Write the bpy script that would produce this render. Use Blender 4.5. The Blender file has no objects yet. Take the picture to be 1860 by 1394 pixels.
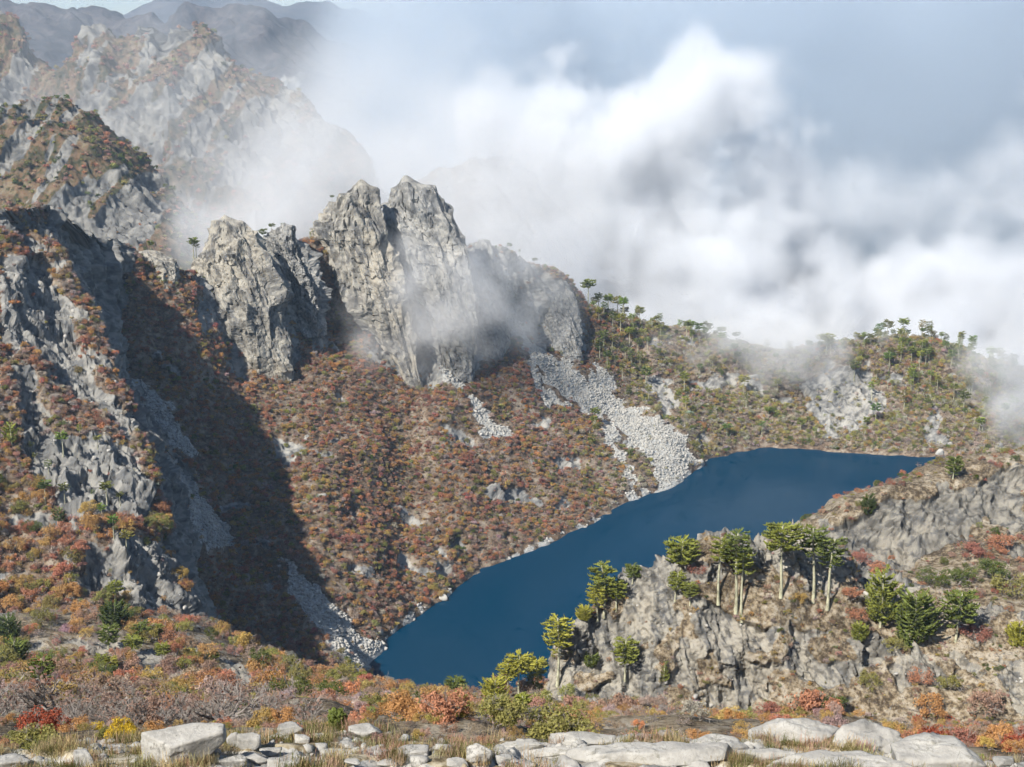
import bpy, math, random
import numpy as np
from mathutils import Vector, Matrix

scene = bpy.context.scene
COL = scene.collection
rng = np.random.default_rng(7)
random.seed(7)

# ------------------------------------------------------------------ camera
FPX = 2555.0                       # focal length in photo pixels (photo 1860 x 1394)
PITCH = math.radians(13.6)
CAM = np.array([0.0, 0.0, 250.0])  # 250 m above the lake
cam_data = bpy.data.cameras.new("camera")
cam_data.sensor_fit = 'HORIZONTAL'
cam_data.sensor_width = 36.0
cam_data.lens = 36.0 * FPX / 1860.0
cam_data.clip_start = 0.5
cam_data.clip_end = 40000.0
cam = bpy.data.objects.new("camera", cam_data)
COL.objects.link(cam)
cam.location = CAM
cam.rotation_euler = (math.radians(90) - PITCH, 0, 0)
scene.camera = cam

# ------------------------------------------------------------------ sky, sun, exposure
TO_SUN = Vector((-0.47, -0.60, 0.68)).normalized()
world = bpy.data.worlds.new("World")
scene.world = world
world.use_nodes = True
wn = world.node_tree
wn.nodes.clear()
sky = wn.nodes.new("ShaderNodeTexSky")
sky.sky_type = 'NISHITA'
sky.sun_disc = False
sky.sun_elevation = math.asin(TO_SUN.z)
sky.sun_rotation = math.atan2(TO_SUN.x, TO_SUN.y)
sky.altitude = 1500
bg = wn.nodes.new("ShaderNodeBackground")
bg.inputs[1].default_value = 0.075
wo = wn.nodes.new("ShaderNodeOutputWorld")
wn.links.new(sky.outputs[0], bg.inputs[0])
wn.links.new(bg.outputs[0], wo.inputs[0])
sun_data = bpy.data.lights.new("sun", 'SUN')
sun_data.energy = 5.0
sun_data.angle = math.radians(0.5)
sun_data.color = (1.0, 0.95, 0.87)
sun = bpy.data.objects.new("sun", sun_data)
COL.objects.link(sun)
sun.location = (-300, -100, 900)
sun.rotation_euler = TO_SUN.to_track_quat('Z', 'Y').to_euler()
scene.view_settings.view_transform = 'Standard'
scene.view_settings.look = 'None'
scene.view_settings.exposure = 0.7
scene.view_settings.gamma = 1.0
scene.view_settings.use_curve_mapping = False
scene.cycles.use_denoising = True
scene.cycles.use_adaptive_sampling = True
scene.cycles.adaptive_threshold = 0.035
scene.cycles.adaptive_min_samples = 12
scene.cycles.max_bounces = 5
scene.cycles.diffuse_bounces = 2
scene.cycles.glossy_bounces = 2
scene.cycles.transmission_bounces = 3
scene.cycles.transparent_max_bounces = 8
scene.cycles.volume_bounces = 4
scene.cycles.volume_step_rate = 3.0
scene.cycles.volume_max_steps = 160
scene.cycles.use_fast_gi = False

# ------------------------------------------------------------------ photo point -> place
SP, CP = math.sin(PITCH), math.cos(PITCH)
def P3(px, py, Y):
    """point on the sight line of a photo pixel at world distance Y"""
    px = np.asarray(px, float); py = np.asarray(py, float); Y = np.asarray(Y, float)
    x = (px - 930.0) / FPX; y = (697.0 - py) / FPX
    t = Y / (CP + y * SP)
    return np.stack([x * t, Y + 0 * t, CAM[2] + t * (y * CP - SP)], -1)
def Yat(py, z=0.0):
    y = (697.0 - py) / FPX
    return (CAM[2] - z) * (CP + y * SP) / (SP - y * CP)
def pxpy(P):
    d = P - CAM
    t = d[..., 1] * CP - d[..., 2] * SP
    return 930 + FPX * d[..., 0] / t, 697 - FPX * (d[..., 1] * SP + d[..., 2] * CP) / t

# ------------------------------------------------------------------ noise
def _h(ix, iy, iz, seed):
    n = (ix.astype(np.uint32) * np.uint32(374761393) + iy.astype(np.uint32) * np.uint32(668265263)
         + iz.astype(np.uint32) * np.uint32(2147483647) + np.uint32(seed * 1274126177 & 0xffffffff))
    n = (n ^ (n >> np.uint32(13))) * np.uint32(1274126177)
    n = (n ^ (n >> np.uint32(16))) * np.uint32(2246822519)
    return n ^ (n >> np.uint32(15))
_G = np.array([[1,1,0],[-1,1,0],[1,-1,0],[-1,-1,0],[1,0,1],[-1,0,1],[1,0,-1],[-1,0,-1],
               [0,1,1],[0,-1,1],[0,1,-1],[0,-1,-1],[1,1,0],[-1,1,0],[0,-1,1],[0,-1,-1]], np.float32)
def gnoise(p, seed=0):
    p = np.asarray(p, np.float32)
    i = np.floor(p).astype(np.int64); f = p - i
    u = f * f * f * (f * (f * 6 - 15) + 10)
    res = 0
    for dx in (0, 1):
        wx = u[:, 0] if dx else 1 - u[:, 0]
        for dy in (0, 1):
            wy = u[:, 1] if dy else 1 - u[:, 1]
            for dz in (0, 1):
                wz = u[:, 2] if dz else 1 - u[:, 2]
                g = _G[_h(i[:, 0] + dx, i[:, 1] + dy, i[:, 2] + dz, seed) & np.uint32(15)]
                d = g[:, 0] * (f[:, 0] - dx) + g[:, 1] * (f[:, 1] - dy) + g[:, 2] * (f[:, 2] - dz)
                res = res + wx * wy * wz * d
    return res
def fbm(p, octs=4, seed=0, gain=0.5, lac=2.03, ridged=False):
    p = np.asarray(p, np.float32)
    a, s = 1.0, 0.0
    out = np.zeros(len(p), np.float32)
    for o in range(octs):
        n = gnoise(p, seed + o * 17)
        if ridged: n = 1 - 2 * np.abs(n) - 0.5
        out += a * n; s += a
        a *= gain; p = p * lac + 13.7
    return out
def facet(p, seed=0, tilt=0.9, step=0.35):
    """planar chunks with sharp joints, like fractured rock; roughly -0.5..0.5"""
    p = np.asarray(p, np.float32)
    b = np.floor(p - 0.5).astype(np.int64)
    best = np.full(len(p), 9e9, np.float32); second = best.copy()
    val = np.zeros(len(p), np.float32)
    for dx in (0, 1):
        for dy in (0, 1):
            for dz in (0, 1):
                cx, cy, cz = b[:, 0] + dx, b[:, 1] + dy, b[:, 2] + dz
                h = _h(cx, cy, cz, seed)
                jx = (h & np.uint32(1023)) / np.float32(1023); jy = ((h >> np.uint32(10)) & np.uint32(1023)) / np.float32(1023)
                jz = ((h >> np.uint32(20)) & np.uint32(1023)) / np.float32(1023)
                vx = p[:, 0] - (cx + 0.15 + 0.7 * jx); vy = p[:, 1] - (cy + 0.15 + 0.7 * jy); vz = p[:, 2] - (cz + 0.15 + 0.7 * jz)
                d = vx * vx + vy * vy + vz * vz
                k = h * np.uint32(2654435761)
                gx = (k & np.uint32(255)) / 127.5 - 1; gy = ((k >> np.uint32(8)) & np.uint32(255)) / 127.5 - 1
                gz = ((k >> np.uint32(16)) & np.uint32(255)) / 127.5 - 1; o = ((k >> np.uint32(24)) & np.uint32(255)) / 127.5 - 1
                v = tilt * (gx * vx + gy * vy + gz * vz) * 0.7 + step * o
                m = d < best
                second = np.where(m, best, np.minimum(second, d))
                best = np.where(m, d, best); val = np.where(m, v, val)
    gap = np.sqrt(second) - np.sqrt(best)
    crack = np.exp(-gap * 18.0)
    return val - 0.2 * crack, crack
def arete(p, seed=0):
    """scooped faces meeting in sharp ridges, continuous; roughly -0.3..0.7"""
    p = np.asarray(p, np.float32)
    b = np.floor(p - 0.5).astype(np.int64)
    val = np.full(len(p), 9e9, np.float32); sec = val.copy()
    for dx in (0, 1):
        for dy in (0, 1):
            for dz in (0, 1):
                cx, cy, cz = b[:, 0] + dx, b[:, 1] + dy, b[:, 2] + dz
                h = _h(cx, cy, cz, seed)
                vx = p[:, 0] - (cx + 0.1 + 0.8 * ((h & np.uint32(1023)) / np.float32(1023)))
                vy = p[:, 1] - (cy + 0.1 + 0.8 * (((h >> np.uint32(10)) & np.uint32(1023)) / np.float32(1023)))
                vz = p[:, 2] - (cz + 0.1 + 0.8 * (((h >> np.uint32(20)) & np.uint32(1023)) / np.float32(1023)))
                k = h * np.uint32(2654435761)
                gx = (k & np.uint32(255)) / 127.5 - 1; gy = ((k >> np.uint32(8)) & np.uint32(255)) / 127.5 - 1
                gz = ((k >> np.uint32(16)) & np.uint32(255)) / 127.5 - 1; o = ((k >> np.uint32(24)) & np.uint32(255)) / 127.5 - 1
                v = 0.32 * o + 0.75 * (gx * vx + gy * vy + gz * vz) + 0.95 * (vx * vx + vy * vy + vz * vz)
                m = v < val
                sec = np.where(m, val, np.minimum(sec, v)); val = np.where(m, v, val)
    return val, sec - val
def rockdisp(P, s, dip=(0.42, -0.25, -0.87), squash=0.42, seed=0):
    """fractured relief, in units of s"""
    d = np.array(dip, float); d /= np.linalg.norm(d)
    warp = np.stack([fbm(P / (s * 2.2) + 31 * k, 2, seed + 5 + k) for k in range(3)], 1)
    Q = P + warp * s * 0.2
    Q = Q - np.outer(Q @ d, d) * (1 - squash)
    a1, g1 = arete(Q / s, seed)
    a2, g2 = arete(Q / (s * 0.43) + 9.1, seed + 31)
    f3, c3 = facet(Q / (s * 0.18) + 18.2, seed + 62)
    crack = np.maximum(np.maximum(0.45 * np.exp(-g1 * 16), 0.4 * np.exp(-g2 * 14)) * 0, c3 * 0.75)
    crack = np.maximum(crack, np.clip((0.05 - a1) * 1.2, 0, 0.35) + np.clip((0.0 - a2) * 0.8, 0, 0.3))
    return 1.15 * (a1 - 0.3) + 0.6 * (a2 - 0.25) + 0.28 * f3 + 0.06 * fbm(P / (s * 0.12), 2, seed + 3), crack
def toneset(P, S, seed, crack=None, sub=True):
    """per-point values the materials turn into stone and litter colours"""
    d = np.array((0.42, -0.25, -0.87)); q = P - np.outer(P @ d, d) * 0.86
    r = {'big': fbm(P / (S * 2.6), 4, seed + 1), 'streak': fbm(q / (S * 0.4), 4, seed + 2, 0.6), 'fine': fbm(P / (S * 0.28), 3, seed + 4, 0.65)}
    r['crack'] = np.zeros(len(P), np.float32) if crack is None else crack
    return r

def inpoly(px, py, poly):
    inside = np.zeros(px.shape, bool)
    n = len(poly)
    for i in range(n):
        x0, y0 = poly[i]; x1, y1 = poly[(i + 1) % n]
        if y0 == y1: continue
        c = ((y0 > py) != (y1 > py)) & (px < (x1 - x0) * (py - y0) / (y1 - y0) + x0)
        inside ^= c
    return inside

# ------------------------------------------------------------------ mesh helpers
def mesh_from(name, V, F, smooth=True, attrs=None):
    """F: (n,3) or (n,4) int array or list of such"""
    me = bpy.data.meshes.new(name)
    V = np.asarray(V, np.float32)
    Fs = F if isinstance(F, list) else [F]
    Fs = [np.asarray(f, np.int32) for f in Fs if len(f)]
    loops = np.concatenate([f.ravel() for f in Fs])
    tot = np.concatenate([np.full(len(f), f.shape[1], np.int32) for f in Fs])
    start = np.concatenate([[0], np.cumsum(tot)[:-1]]).astype(np.int32)
    me.vertices.add(len(V)); me.vertices.foreach_set("co", V.ravel())
    me.loops.add(len(loops)); me.loops.foreach_set("vertex_index", loops)
    me.polygons.add(len(tot)); me.polygons.foreach_set("loop_start", start)
    me.polygons.foreach_set("use_smooth", np.full(len(tot), smooth, bool))
    for k, a in (attrs or {}).items():
        a = np.asarray(a, np.float32)
        at = me.attributes.new(k, 'FLOAT', 'POINT'); at.data.foreach_set("value", a.ravel())
    me.update(calc_edges=True)
    me.validate()
    return me
def grid_faces(nv, nu, wrap=False):
    idx = np.arange(nv * nu).reshape(nv, nu)
    if wrap: idx = np.concatenate([idx, idx[:, :1]], 1)
    return np.stack([idx[:-1, :-1], idx[1:, :-1], idx[1:, 1:], idx[:-1, 1:]], -1).reshape(-1, 4)
def obj(name, me, mat=None, parent=None, loc=None, **props):
    o = bpy.data.objects.new(name, me)
    COL.objects.link(o)
    if mat is not None and me is not None and len(me.materials) == 0:
        for m in (mat if isinstance(mat, (list, tuple)) else [mat]): me.materials.append(m)
    if parent is not None: o.parent = parent
    if loc is not None: o.location = loc
    for k, v in props.items(): o[k] = v
    return o
def thing(name, label, cat, loc, group=None, rotz=0.0, scale=None):
    o = bpy.data.objects.new(name, None); COL.objects.link(o)
    o.empty_display_size = 0.5
    o.location = loc; o.rotation_euler = (0, 0, rotz)
    if scale is not None: o.scale = scale
    o['label'] = label; o['category'] = cat
    if group: o['group'] = group
    return o
def gsmooth(a, sig):
    if sig <= 0: return a
    r = int(sig * 3) + 1
    k = np.exp(-0.5 * (np.arange(-r, r + 1) / sig) ** 2); k /= k.sum()
    ap = np.concatenate([2 * a[0] - a[r:0:-1], a, 2 * a[-1] - a[-2:-r - 2:-1]])
    return np.convolve(ap, k, 'valid')
def curve(pts, n, mode, rngpx, sig):
    a = np.array([(p[0], p[1], Yat(p[1]) if p[2] == 'z' else p[2]) for p in pts], float)
    if mode == 'px':
        t = a[:, 0]; T = np.linspace(rngpx[0], rngpx[1], n)
        cols = [T] + [gsmooth(np.interp(T, t, a[:, k]), sig) for k in (1, 2)]
    else:
        t = np.concatenate([[0], np.cumsum(np.hypot(np.diff(a[:, 0]), np.diff(a[:, 1])) + 1e-6)]); t /= t[-1]
        T = np.linspace(0, 1, n)
        cols = [gsmooth(np.interp(T, t, a[:, k]), sig) for k in range(3)]
    return P3(*cols)
def loft(rows, counts, nu, mode='px', rngpx=(0, 1860), sig=3):
    """rows: point lists (px, py, Y) or ('off', dx, dy, dz) relative to the row before / ('pre',...) relative to the row after"""
    R = [None] * len(rows)
    for i, r in enumerate(rows):
        if r[0] not in ('off', 'pre'): R[i] = curve(r, nu, mode, rngpx, sig)
    for i, r in enumerate(rows):
        if r[0] == 'off': R[i] = R[i - 1] + np.array(r[1:4])
    for i in range(len(rows) - 1, -1, -1):
        if rows[i][0] == 'pre': R[i] = R[i + 1] + np.array(rows[i][1:4])
    out = []
    n = len(R)
    for i in range(n - 1):
        p0, p1, p2, p3 = R[max(i - 1, 0)], R[i], R[i + 1], R[min(i + 2, n - 1)]
        for t in np.linspace(0, 1, counts[i], endpoint=False):
            m1 = (p2 - p0) * 0.5 if i > 0 else (p2 - p1); m2 = (p3 - p1) * 0.5 if i < n - 2 else (p2 - p1)
            lim = np.linalg.norm(p2 - p1, axis=1, keepdims=True)
            m1 = m1 * np.minimum(1, 1.2 * lim / (np.linalg.norm(m1, axis=1, keepdims=True) + 1e-9))
            m2 = m2 * np.minimum(1, 1.2 * lim / (np.linalg.norm(m2, axis=1, keepdims=True) + 1e-9))
            h = (2*t**3 - 3*t**2 + 1) * p1 + (t**3 - 2*t**2 + t) * m1 + (-2*t**3 + 3*t**2) * p2 + (t**3 - t**2) * m2
            out.append(h)
    out.append(R[-1])
    return np.stack(out)
def normals(P, wrap=False):
    if wrap:
        du = np.roll(P, -1, 1) - np.roll(P, 1, 1)
    else:
        du = np.gradient(P, axis=1)
    dv = np.gradient(P, axis=0)
    n = np.cross(du, dv)
    n /= np.linalg.norm(n, axis=-1, keepdims=True) + 1e-9
    return n
class Land:
    """a finished ground sheet: positions, masks, and a way to draw random places on it"""
    def __init__(s, P, masks):
        s.P = P; s.m = masks
        s.px, s.py = pxpy(P)
        a = P[:-1, 1:] - P[:-1, :-1]; b = P[1:, :-1] - P[:-1, :-1]
        s.area = np.linalg.norm(np.cross(a, b), axis=-1)
        n = np.cross(a, b); n /= np.linalg.norm(n, axis=-1, keepdims=True) + 1e-9
        s.nz = np.abs(n[..., 2])
    def sample(s, n, w):
        w = np.clip(w[:-1, :-1], 0, None) * s.area
        c = np.cumsum(w.ravel()); tot = c[-1]
        k = np.searchsorted(c, rng.random(n) * tot)
        i, j = np.unravel_index(np.minimum(k, w.size - 1), w.shape)
        u = rng.random((n, 1)); v = rng.random((n, 1))
        p = (s.P[i, j] * (1-u) + s.P[i, j+1] * u) * (1-v) + (s.P[i+1, j] * (1-u) + s.P[i+1, j+1] * u) * v
        return p, i, j
    def at_xy(s, x, y):
        d = (s.P[..., 0] - x) ** 2 + (s.P[..., 1] - y) ** 2
        i, j = np.unravel_index(np.argmin(d), d.shape)
        return np.array([x, y, s.P[i, j, 2]])
    def at(s, px, py):
        """ground point seen at a photo pixel (nearest sheet vertex, nearest to the camera)"""
        d = (s.px - px) ** 2 + (s.py - py) ** 2
        ok = d < d.min() + 9
        yy = np.where(ok, s.P[..., 1], 1e9)
        i, j = np.unravel_index(np.argmin(yy), yy.shape)
        return s.P[i, j].copy()
def build_land(name, P, rock, mats, relief, rockamp, rockscale, seed, extra=None, dip=(0.42, -0.25, -0.87), rockfloor=0.0, **props):
    nv, nu = P.shape[:2]
    N = normals(P)
    if N[..., 2].mean() < 0: N = -N
    flat = P.reshape(-1, 3)
    disp = np.zeros(len(flat))
    for (sc, amp, rid) in relief:
        disp += amp * fbm(flat / sc, 4, seed, ridged=rid)
    r = np.maximum(rock.ravel(), rockfloor)
    sel = r > 0.02
    crack = np.zeros(len(flat), np.float32)
    if sel.any():
        rd, ck = rockdisp(flat[sel], rockscale, seed=seed + 50, dip=dip)
        disp[sel] += r[sel] * rockamp * rd; crack[sel] = ck
    Q = P + N * disp.reshape(nv, nu, 1)
    attrs = {'rock': rock}
    attrs.update(toneset(flat, rockscale, seed, crack))
    attrs.update(extra or {})
    me = mesh_from(name, Q.reshape(-1, 3), grid_faces(nv, nu), True, attrs)
    o = obj(name, me, mats, **props)
    L = Land(Q, dict(rock=rock, **(extra or {})))
    return L
def jitter(P, s, a, seed):
    f = P.reshape(-1, 3) / s
    sh = P.shape[:2]
    return a * fbm(f, 3, seed).reshape(sh), a * fbm(f + 55.5, 3, seed + 3).reshape(sh)
def polymask(P, polys, jit=14, s=14.0, seed=3):
    px, py = pxpy(P)
    jx, jy = jitter(P, s, jit, seed)
    m = np.zeros(P.shape[:2], bool)
    for q in polys: m |= inpoly(px + jx, py + jy, q)
    return m.astype(np.float32)
def blur2(m, k=2):
    for ax in (0, 1):
        w = sum(np.roll(m, d, ax) for d in range(-k, k + 1)) / (2 * k + 1)
        m = w
    return m
# ------------------------------------------------------------------ materials
class NT:
    def __init__(s, name, volume=False):
        s.m = bpy.data.materials.new(name); s.m.use_nodes = True
        s.t = s.m.node_tree; s.t.nodes.clear()
        s.out = s.t.nodes.new("ShaderNodeOutputMaterial")
    def n(s, typ, inputs=None, **kw):
        nd = s.t.nodes.new(typ)
        for k, v in kw.items(): setattr(nd, k, v)
        for k, v in (inputs or {}).items():
            if isinstance(v, bpy.types.NodeSocket): s.t.links.new(v, nd.inputs[k])
            else: nd.inputs[k].default_value = v
        return nd
    def link(s, a, b): s.t.links.new(a, b)
    def mix(s, f, a, b, blend='MIX'):
        nd = s.n("ShaderNodeMix", data_type='RGBA', blend_type=blend)
        for sock, v in ((nd.inputs[0], f), (nd.inputs[6], a), (nd.inputs[7], b)):
            if isinstance(v, bpy.types.NodeSocket): s.link(v, sock)
            elif isinstance(v, (tuple, list)): sock.default_value = tuple(v) + ((1,) if len(v) == 3 else ())
            else: sock.default_value = v
        return nd.outputs[2]
    def math(s, op, a, b=0.0, c=None, clamp=False):
        nd = s.n("ShaderNodeMath", operation=op, use_clamp=clamp)
        for k, v in enumerate((a, b) if c is None else (a, b, c)):
            if isinstance(v, bpy.types.NodeSocket): s.link(v, nd.inputs[k])
            else: nd.inputs[k].default_value = v
        return nd.outputs[0]
    def pos(s, scale=1.0, stretch=None, rot=(0, 0, 0)):
        g = s.n("ShaderNodeNewGeometry")
        mp = s.n("ShaderNodeMapping", {0: g.outputs['Position']})
        mp.inputs['Rotation'].default_value = rot
        sc = stretch or (1, 1, 1)
        mp.inputs['Scale'].default_value = tuple(scale * k for k in sc)
        return mp.outputs[0]
    def noise(s, vec, scale=1.0, detail=5.0, rough=0.6, dist=0.0):
        return s.n("ShaderNodeTexNoise", {'Vector': vec, 'Scale': scale, 'Detail': detail, 'Roughness': rough, 'Distortion': dist}).outputs[0]
    def vor(s, vec, scale=1.0, feature='DISTANCE_TO_EDGE', out=0):
        return s.n("ShaderNodeTexVoronoi", {'Vector': vec, 'Scale': scale}, feature=feature).outputs[out]
    def ramp(s, f, stops, interp='LINEAR'):
        nd = s.n("ShaderNodeValToRGB", {0: f})
        e = nd.color_ramp.elements
        nd.color_ramp.interpolation = interp
        while len(e) < len(stops): e.new(0.5)
        for el, (p, c) in zip(e, stops):
            el.position = p; el.color = (tuple(c) + (1,)) if len(c) == 3 else c
        return nd.outputs[0]
    def rng(s, v, a, b, c=0.0, d=1.0):
        return s.n("ShaderNodeMapRange", {0: v, 1: a, 2: b, 3: c, 4: d}).outputs[0]
    def attr(s, name, kind='GEOMETRY', out=2):
        return s.n("ShaderNodeAttribute", attribute_name=name, attribute_type=kind).outputs[out]
    def surf(s, col, rough=0.9, bump=None, bstr=0.5, bdist=1.0, spec=0.25):
        b = s.n("ShaderNodeBsdfPrincipled", {'Base Color': col, 'Roughness': rough, 'Specular IOR Level': spec})
        if bump is not None:
            bp = s.n("ShaderNodeBump", {'Height': bump, 'Strength': bstr, 'Distance': bdist})
            s.link(bp.outputs[0], b.inputs['Normal'])
        s.link(b.outputs[0], s.out.inputs[0])
        return s.m

def rock_nodes(t, S, cols, crack=0.6):
    """colour and height of fractured stone from its own relief values; S = size in metres of the main blocks"""
    fn = t.noise(t.pos(1.0 / S), 5.0, 4, 0.7)
    jit = t.math('MULTIPLY', t.math('SUBTRACT', fn, 0.5), 0.5)
    big = t.math('ADD', t.attr('big'), t.math('MULTIPLY', jit, 0.5)); streak = t.math('ADD', t.attr('streak'), jit); fine = t.math('ADD', t.attr('fine'), jit)
    c = t.ramp(t.rng(big, -0.5, 0.5), [(0.25, cols[0]), (0.5, cols[1]), (0.75, cols[2])])
    c = t.mix(t.rng(streak, 0.0, 0.45), c, cols[3])
    c = t.mix(t.math('MULTIPLY', t.rng(fine, 0.08, 0.4), 0.6), c, cols[4])
    c = t.mix(t.math('MULTIPLY', t.rng(fine, -0.12, -0.5), 0.6), c, cols[5])
    c = t.mix(t.math('MULTIPLY', t.rng(t.attr('crack'), 0.38, 0.95), crack), c, cols[5])
    return c, fn
GREY = [(0.1998, 0.1961, 0.185), (0.2516, 0.2479, 0.2331), (0.296, 0.2849, 0.259), (0.1628, 0.1628, 0.1591), (0.37, 0.3552, 0.3182), (0.0629, 0.0629, 0.0629)]
WARM = [(0.2, 0.188, 0.164), (0.264, 0.248, 0.216), (0.32, 0.292, 0.24), (0.152, 0.148, 0.14), (0.376, 0.352, 0.296), (0.06, 0.056, 0.0496)]
DARK = [(0.0868, 0.0899, 0.093), (0.124, 0.124, 0.124), (0.155, 0.1519, 0.1457), (0.0682, 0.0713, 0.0744), (0.2046, 0.1984, 0.1798), (0.0279, 0.0291, 0.031)]
PALE = [(0.3238, 0.3098, 0.2816), (0.3802, 0.3661, 0.3344), (0.4224, 0.4048, 0.3661), (0.2816, 0.271, 0.2464), (0.4646, 0.447, 0.4083), (0.0986, 0.095, 0.088)]
def rock_mat(name, S, cols, bd=1.0, bs=0.6, crack=0.6):
    t = NT(name)
    c, h = rock_nodes(t, S, cols, crack)
    return t.surf(c, 0.92, h, bs, bd)
def stone_mat(name, S, cols, bd, bs, lichen):
    """loose stone: colour from noise in space"""
    t = NT(name)
    p = t.pos(1.0 / S)
    a = t.noise(p, 1.1, 5, 0.6); f = t.noise(p, 6.0, 4, 0.7)
    c = t.ramp(a, [(0.3, tuple(k * 0.7 for k in cols[3])), (0.42, cols[3]), (0.5, cols[0]), (0.58, cols[1]), (0.7, cols[2])])
    c = t.mix(t.math('MULTIPLY', t.rng(f, 0.55, 0.68), 0.6), c, cols[4])
    c = t.mix(t.math('MULTIPLY', t.rng(t.math('ADD', f, t.math('MULTIPLY', a, 0.8)), 0.96, 1.12), lichen[1]), c, lichen[0])
    c = t.mix(t.math('MULTIPLY', t.rng(t.vor(p, 1.4), 0.0, 0.012, 1.0, 0.0), t.rng(a, 0.5, 0.6, 0.0, 0.6)), c, cols[5])
    return t.surf(c, 0.92, f, bs, bd)
def land_mat(name, S, cols, soil, bd=1.0, soilS=6.0, scree=(0.42, 0.42, 0.40)):
    """rock where the rock mask says so, elsewhere litter, dead grass and earth, pale rubble on the scree"""
    t = NT(name)
    c, h = rock_nodes(t, S, cols)
    b = t.noise(t.pos(1.0 / soilS), 3.7, 4, 0.75)
    a = t.math('ADD', t.math('MULTIPLY', t.attr('fine'), 0.35), t.math('ADD', t.math('MULTIPLY', t.attr('big'), 0.2), t.math('ADD', 0.25, t.math('MULTIPLY', b, 0.5))))
    g = t.ramp(a, [(0.3, soil[0]), (0.45, soil[1]), (0.58, soil[2]), (0.72, soil[3])])
    g = t.mix(t.rng(b, 0.5, 0.7), g, soil[2]); g = t.mix(t.rng(b, 0.48, 0.32), g, soil[0])
    edge = t.math('ADD', t.attr('rock'), t.math('MULTIPLY', t.math('SUBTRACT', b, 0.5), 0.9))
    m = t.rng(edge, 0.38, 0.55)
    c = t.mix(m, g, c)
    sc = t.mix(t.rng(b, 0.4, 0.6), tuple(k * 0.5 for k in scree), tuple(min(1, k * 1.1) for k in scree))
    ms = t.rng(t.math('ADD', t.attr('scree'), t.math('MULTIPLY', t.math('SUBTRACT', b, 0.5), 0.9)), 0.4, 0.55)
    c = t.mix(ms, c, sc)
    return t.surf(c, 0.95, h, 0.6, bd, 0.15)
SOIL_RED = [(0.06, 0.044, 0.032), (0.125, 0.088, 0.06), (0.19, 0.145, 0.105), (0.27, 0.23, 0.18)]
SOIL_TAN = [(0.06, 0.045, 0.03), (0.15, 0.115, 0.075), (0.25, 0.205, 0.14), (0.34, 0.30, 0.24)]
M_far = land_mat("far_range_cover", 60.0, GREY, [(0.03, 0.032, 0.036), (0.05, 0.046, 0.05), (0.07, 0.06, 0.062), (0.10, 0.09, 0.088)], 6.0, 40.0)
M_mid = land_mat("mountain_cover", 26.0, [tuple(c * 0.7 for c in k) for k in GREY], [(0.04, 0.042, 0.022), (0.085, 0.07, 0.038), (0.14, 0.09, 0.055), (0.17, 0.14, 0.09)], 3.0, 22.0)
M_slope = land_mat("slope_cover", 11.0, GREY, SOIL_RED, 1.0, 5.0)
M_spur = land_mat("spur_cover", 10.0, [tuple(c * 0.82 for c in k) for k in GREY], SOIL_RED, 1.0, 5.0)
M_prom = land_mat("promontory_cover", 4.5, [tuple(c * 0.86 for c in k) for k in WARM], SOIL_TAN, 0.5, 2.2)
M_ridge = land_mat("ridge_cover", 5.0, [tuple(c * 0.72 for c in k) for k in WARM], SOIL_TAN, 0.6, 3.0)
M_near = land_mat("near_slope_cover", 3.0, WARM, SOIL_TAN, 0.4, 2.0)
M_ledge = land_mat("ledge_cover", 1.6, PALE, [(0.11, 0.085, 0.05), (0.21, 0.17, 0.105), (0.32, 0.27, 0.18), (0.42, 0.38, 0.30)], 0.08, 0.7)
M_crag = rock_mat("crag_granite", 9.0, GREY, 1.1, 0.7, 0.65)
M_cragw = rock_mat("crag_granite_warm", 9.0, WARM, 1.1, 0.7, 0.65)
M_cragd = rock_mat("crag_granite_dark", 8.0, DARK, 1.0, 0.7, 0.65)
M_boulder = stone_mat("pale_granite", 0.7, PALE, 0.05, 0.7, ((0.12, 0.115, 0.10), 0.8))
M_slab = stone_mat("pale_granite_slab", 0.9, PALE, 0.05, 0.8, ((0.20, 0.19, 0.155), 0.8))
M_scree = stone_mat("scree_stone", 3.0, [tuple(min(c * 1.12, 0.62) for c in k) for k in PALE], 0.2, 0.4, ((0.3, 0.3, 0.28), 0.5))
t = NT("lake_water")
w1 = t.noise(t.pos(0.9), 1.0, 4, 0.6)
t.m.diffuse_color = (0, .1, .2, 1)
b = t.n("ShaderNodeBsdfPrincipled", {'Base Color': (0.0, 0.030, 0.066, 1), 'Roughness': 0.12, 'IOR': 1.33, 'Specular IOR Level': 0.05})
bp = t.n("ShaderNodeBump", {'Height': w1, 'Strength': 0.06, 'Distance': 0.3})
t.link(bp.outputs[0], b.inputs['Normal']); t.link(b.outputs[0], t.out.inputs[0])
M_water = t.m

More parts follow.
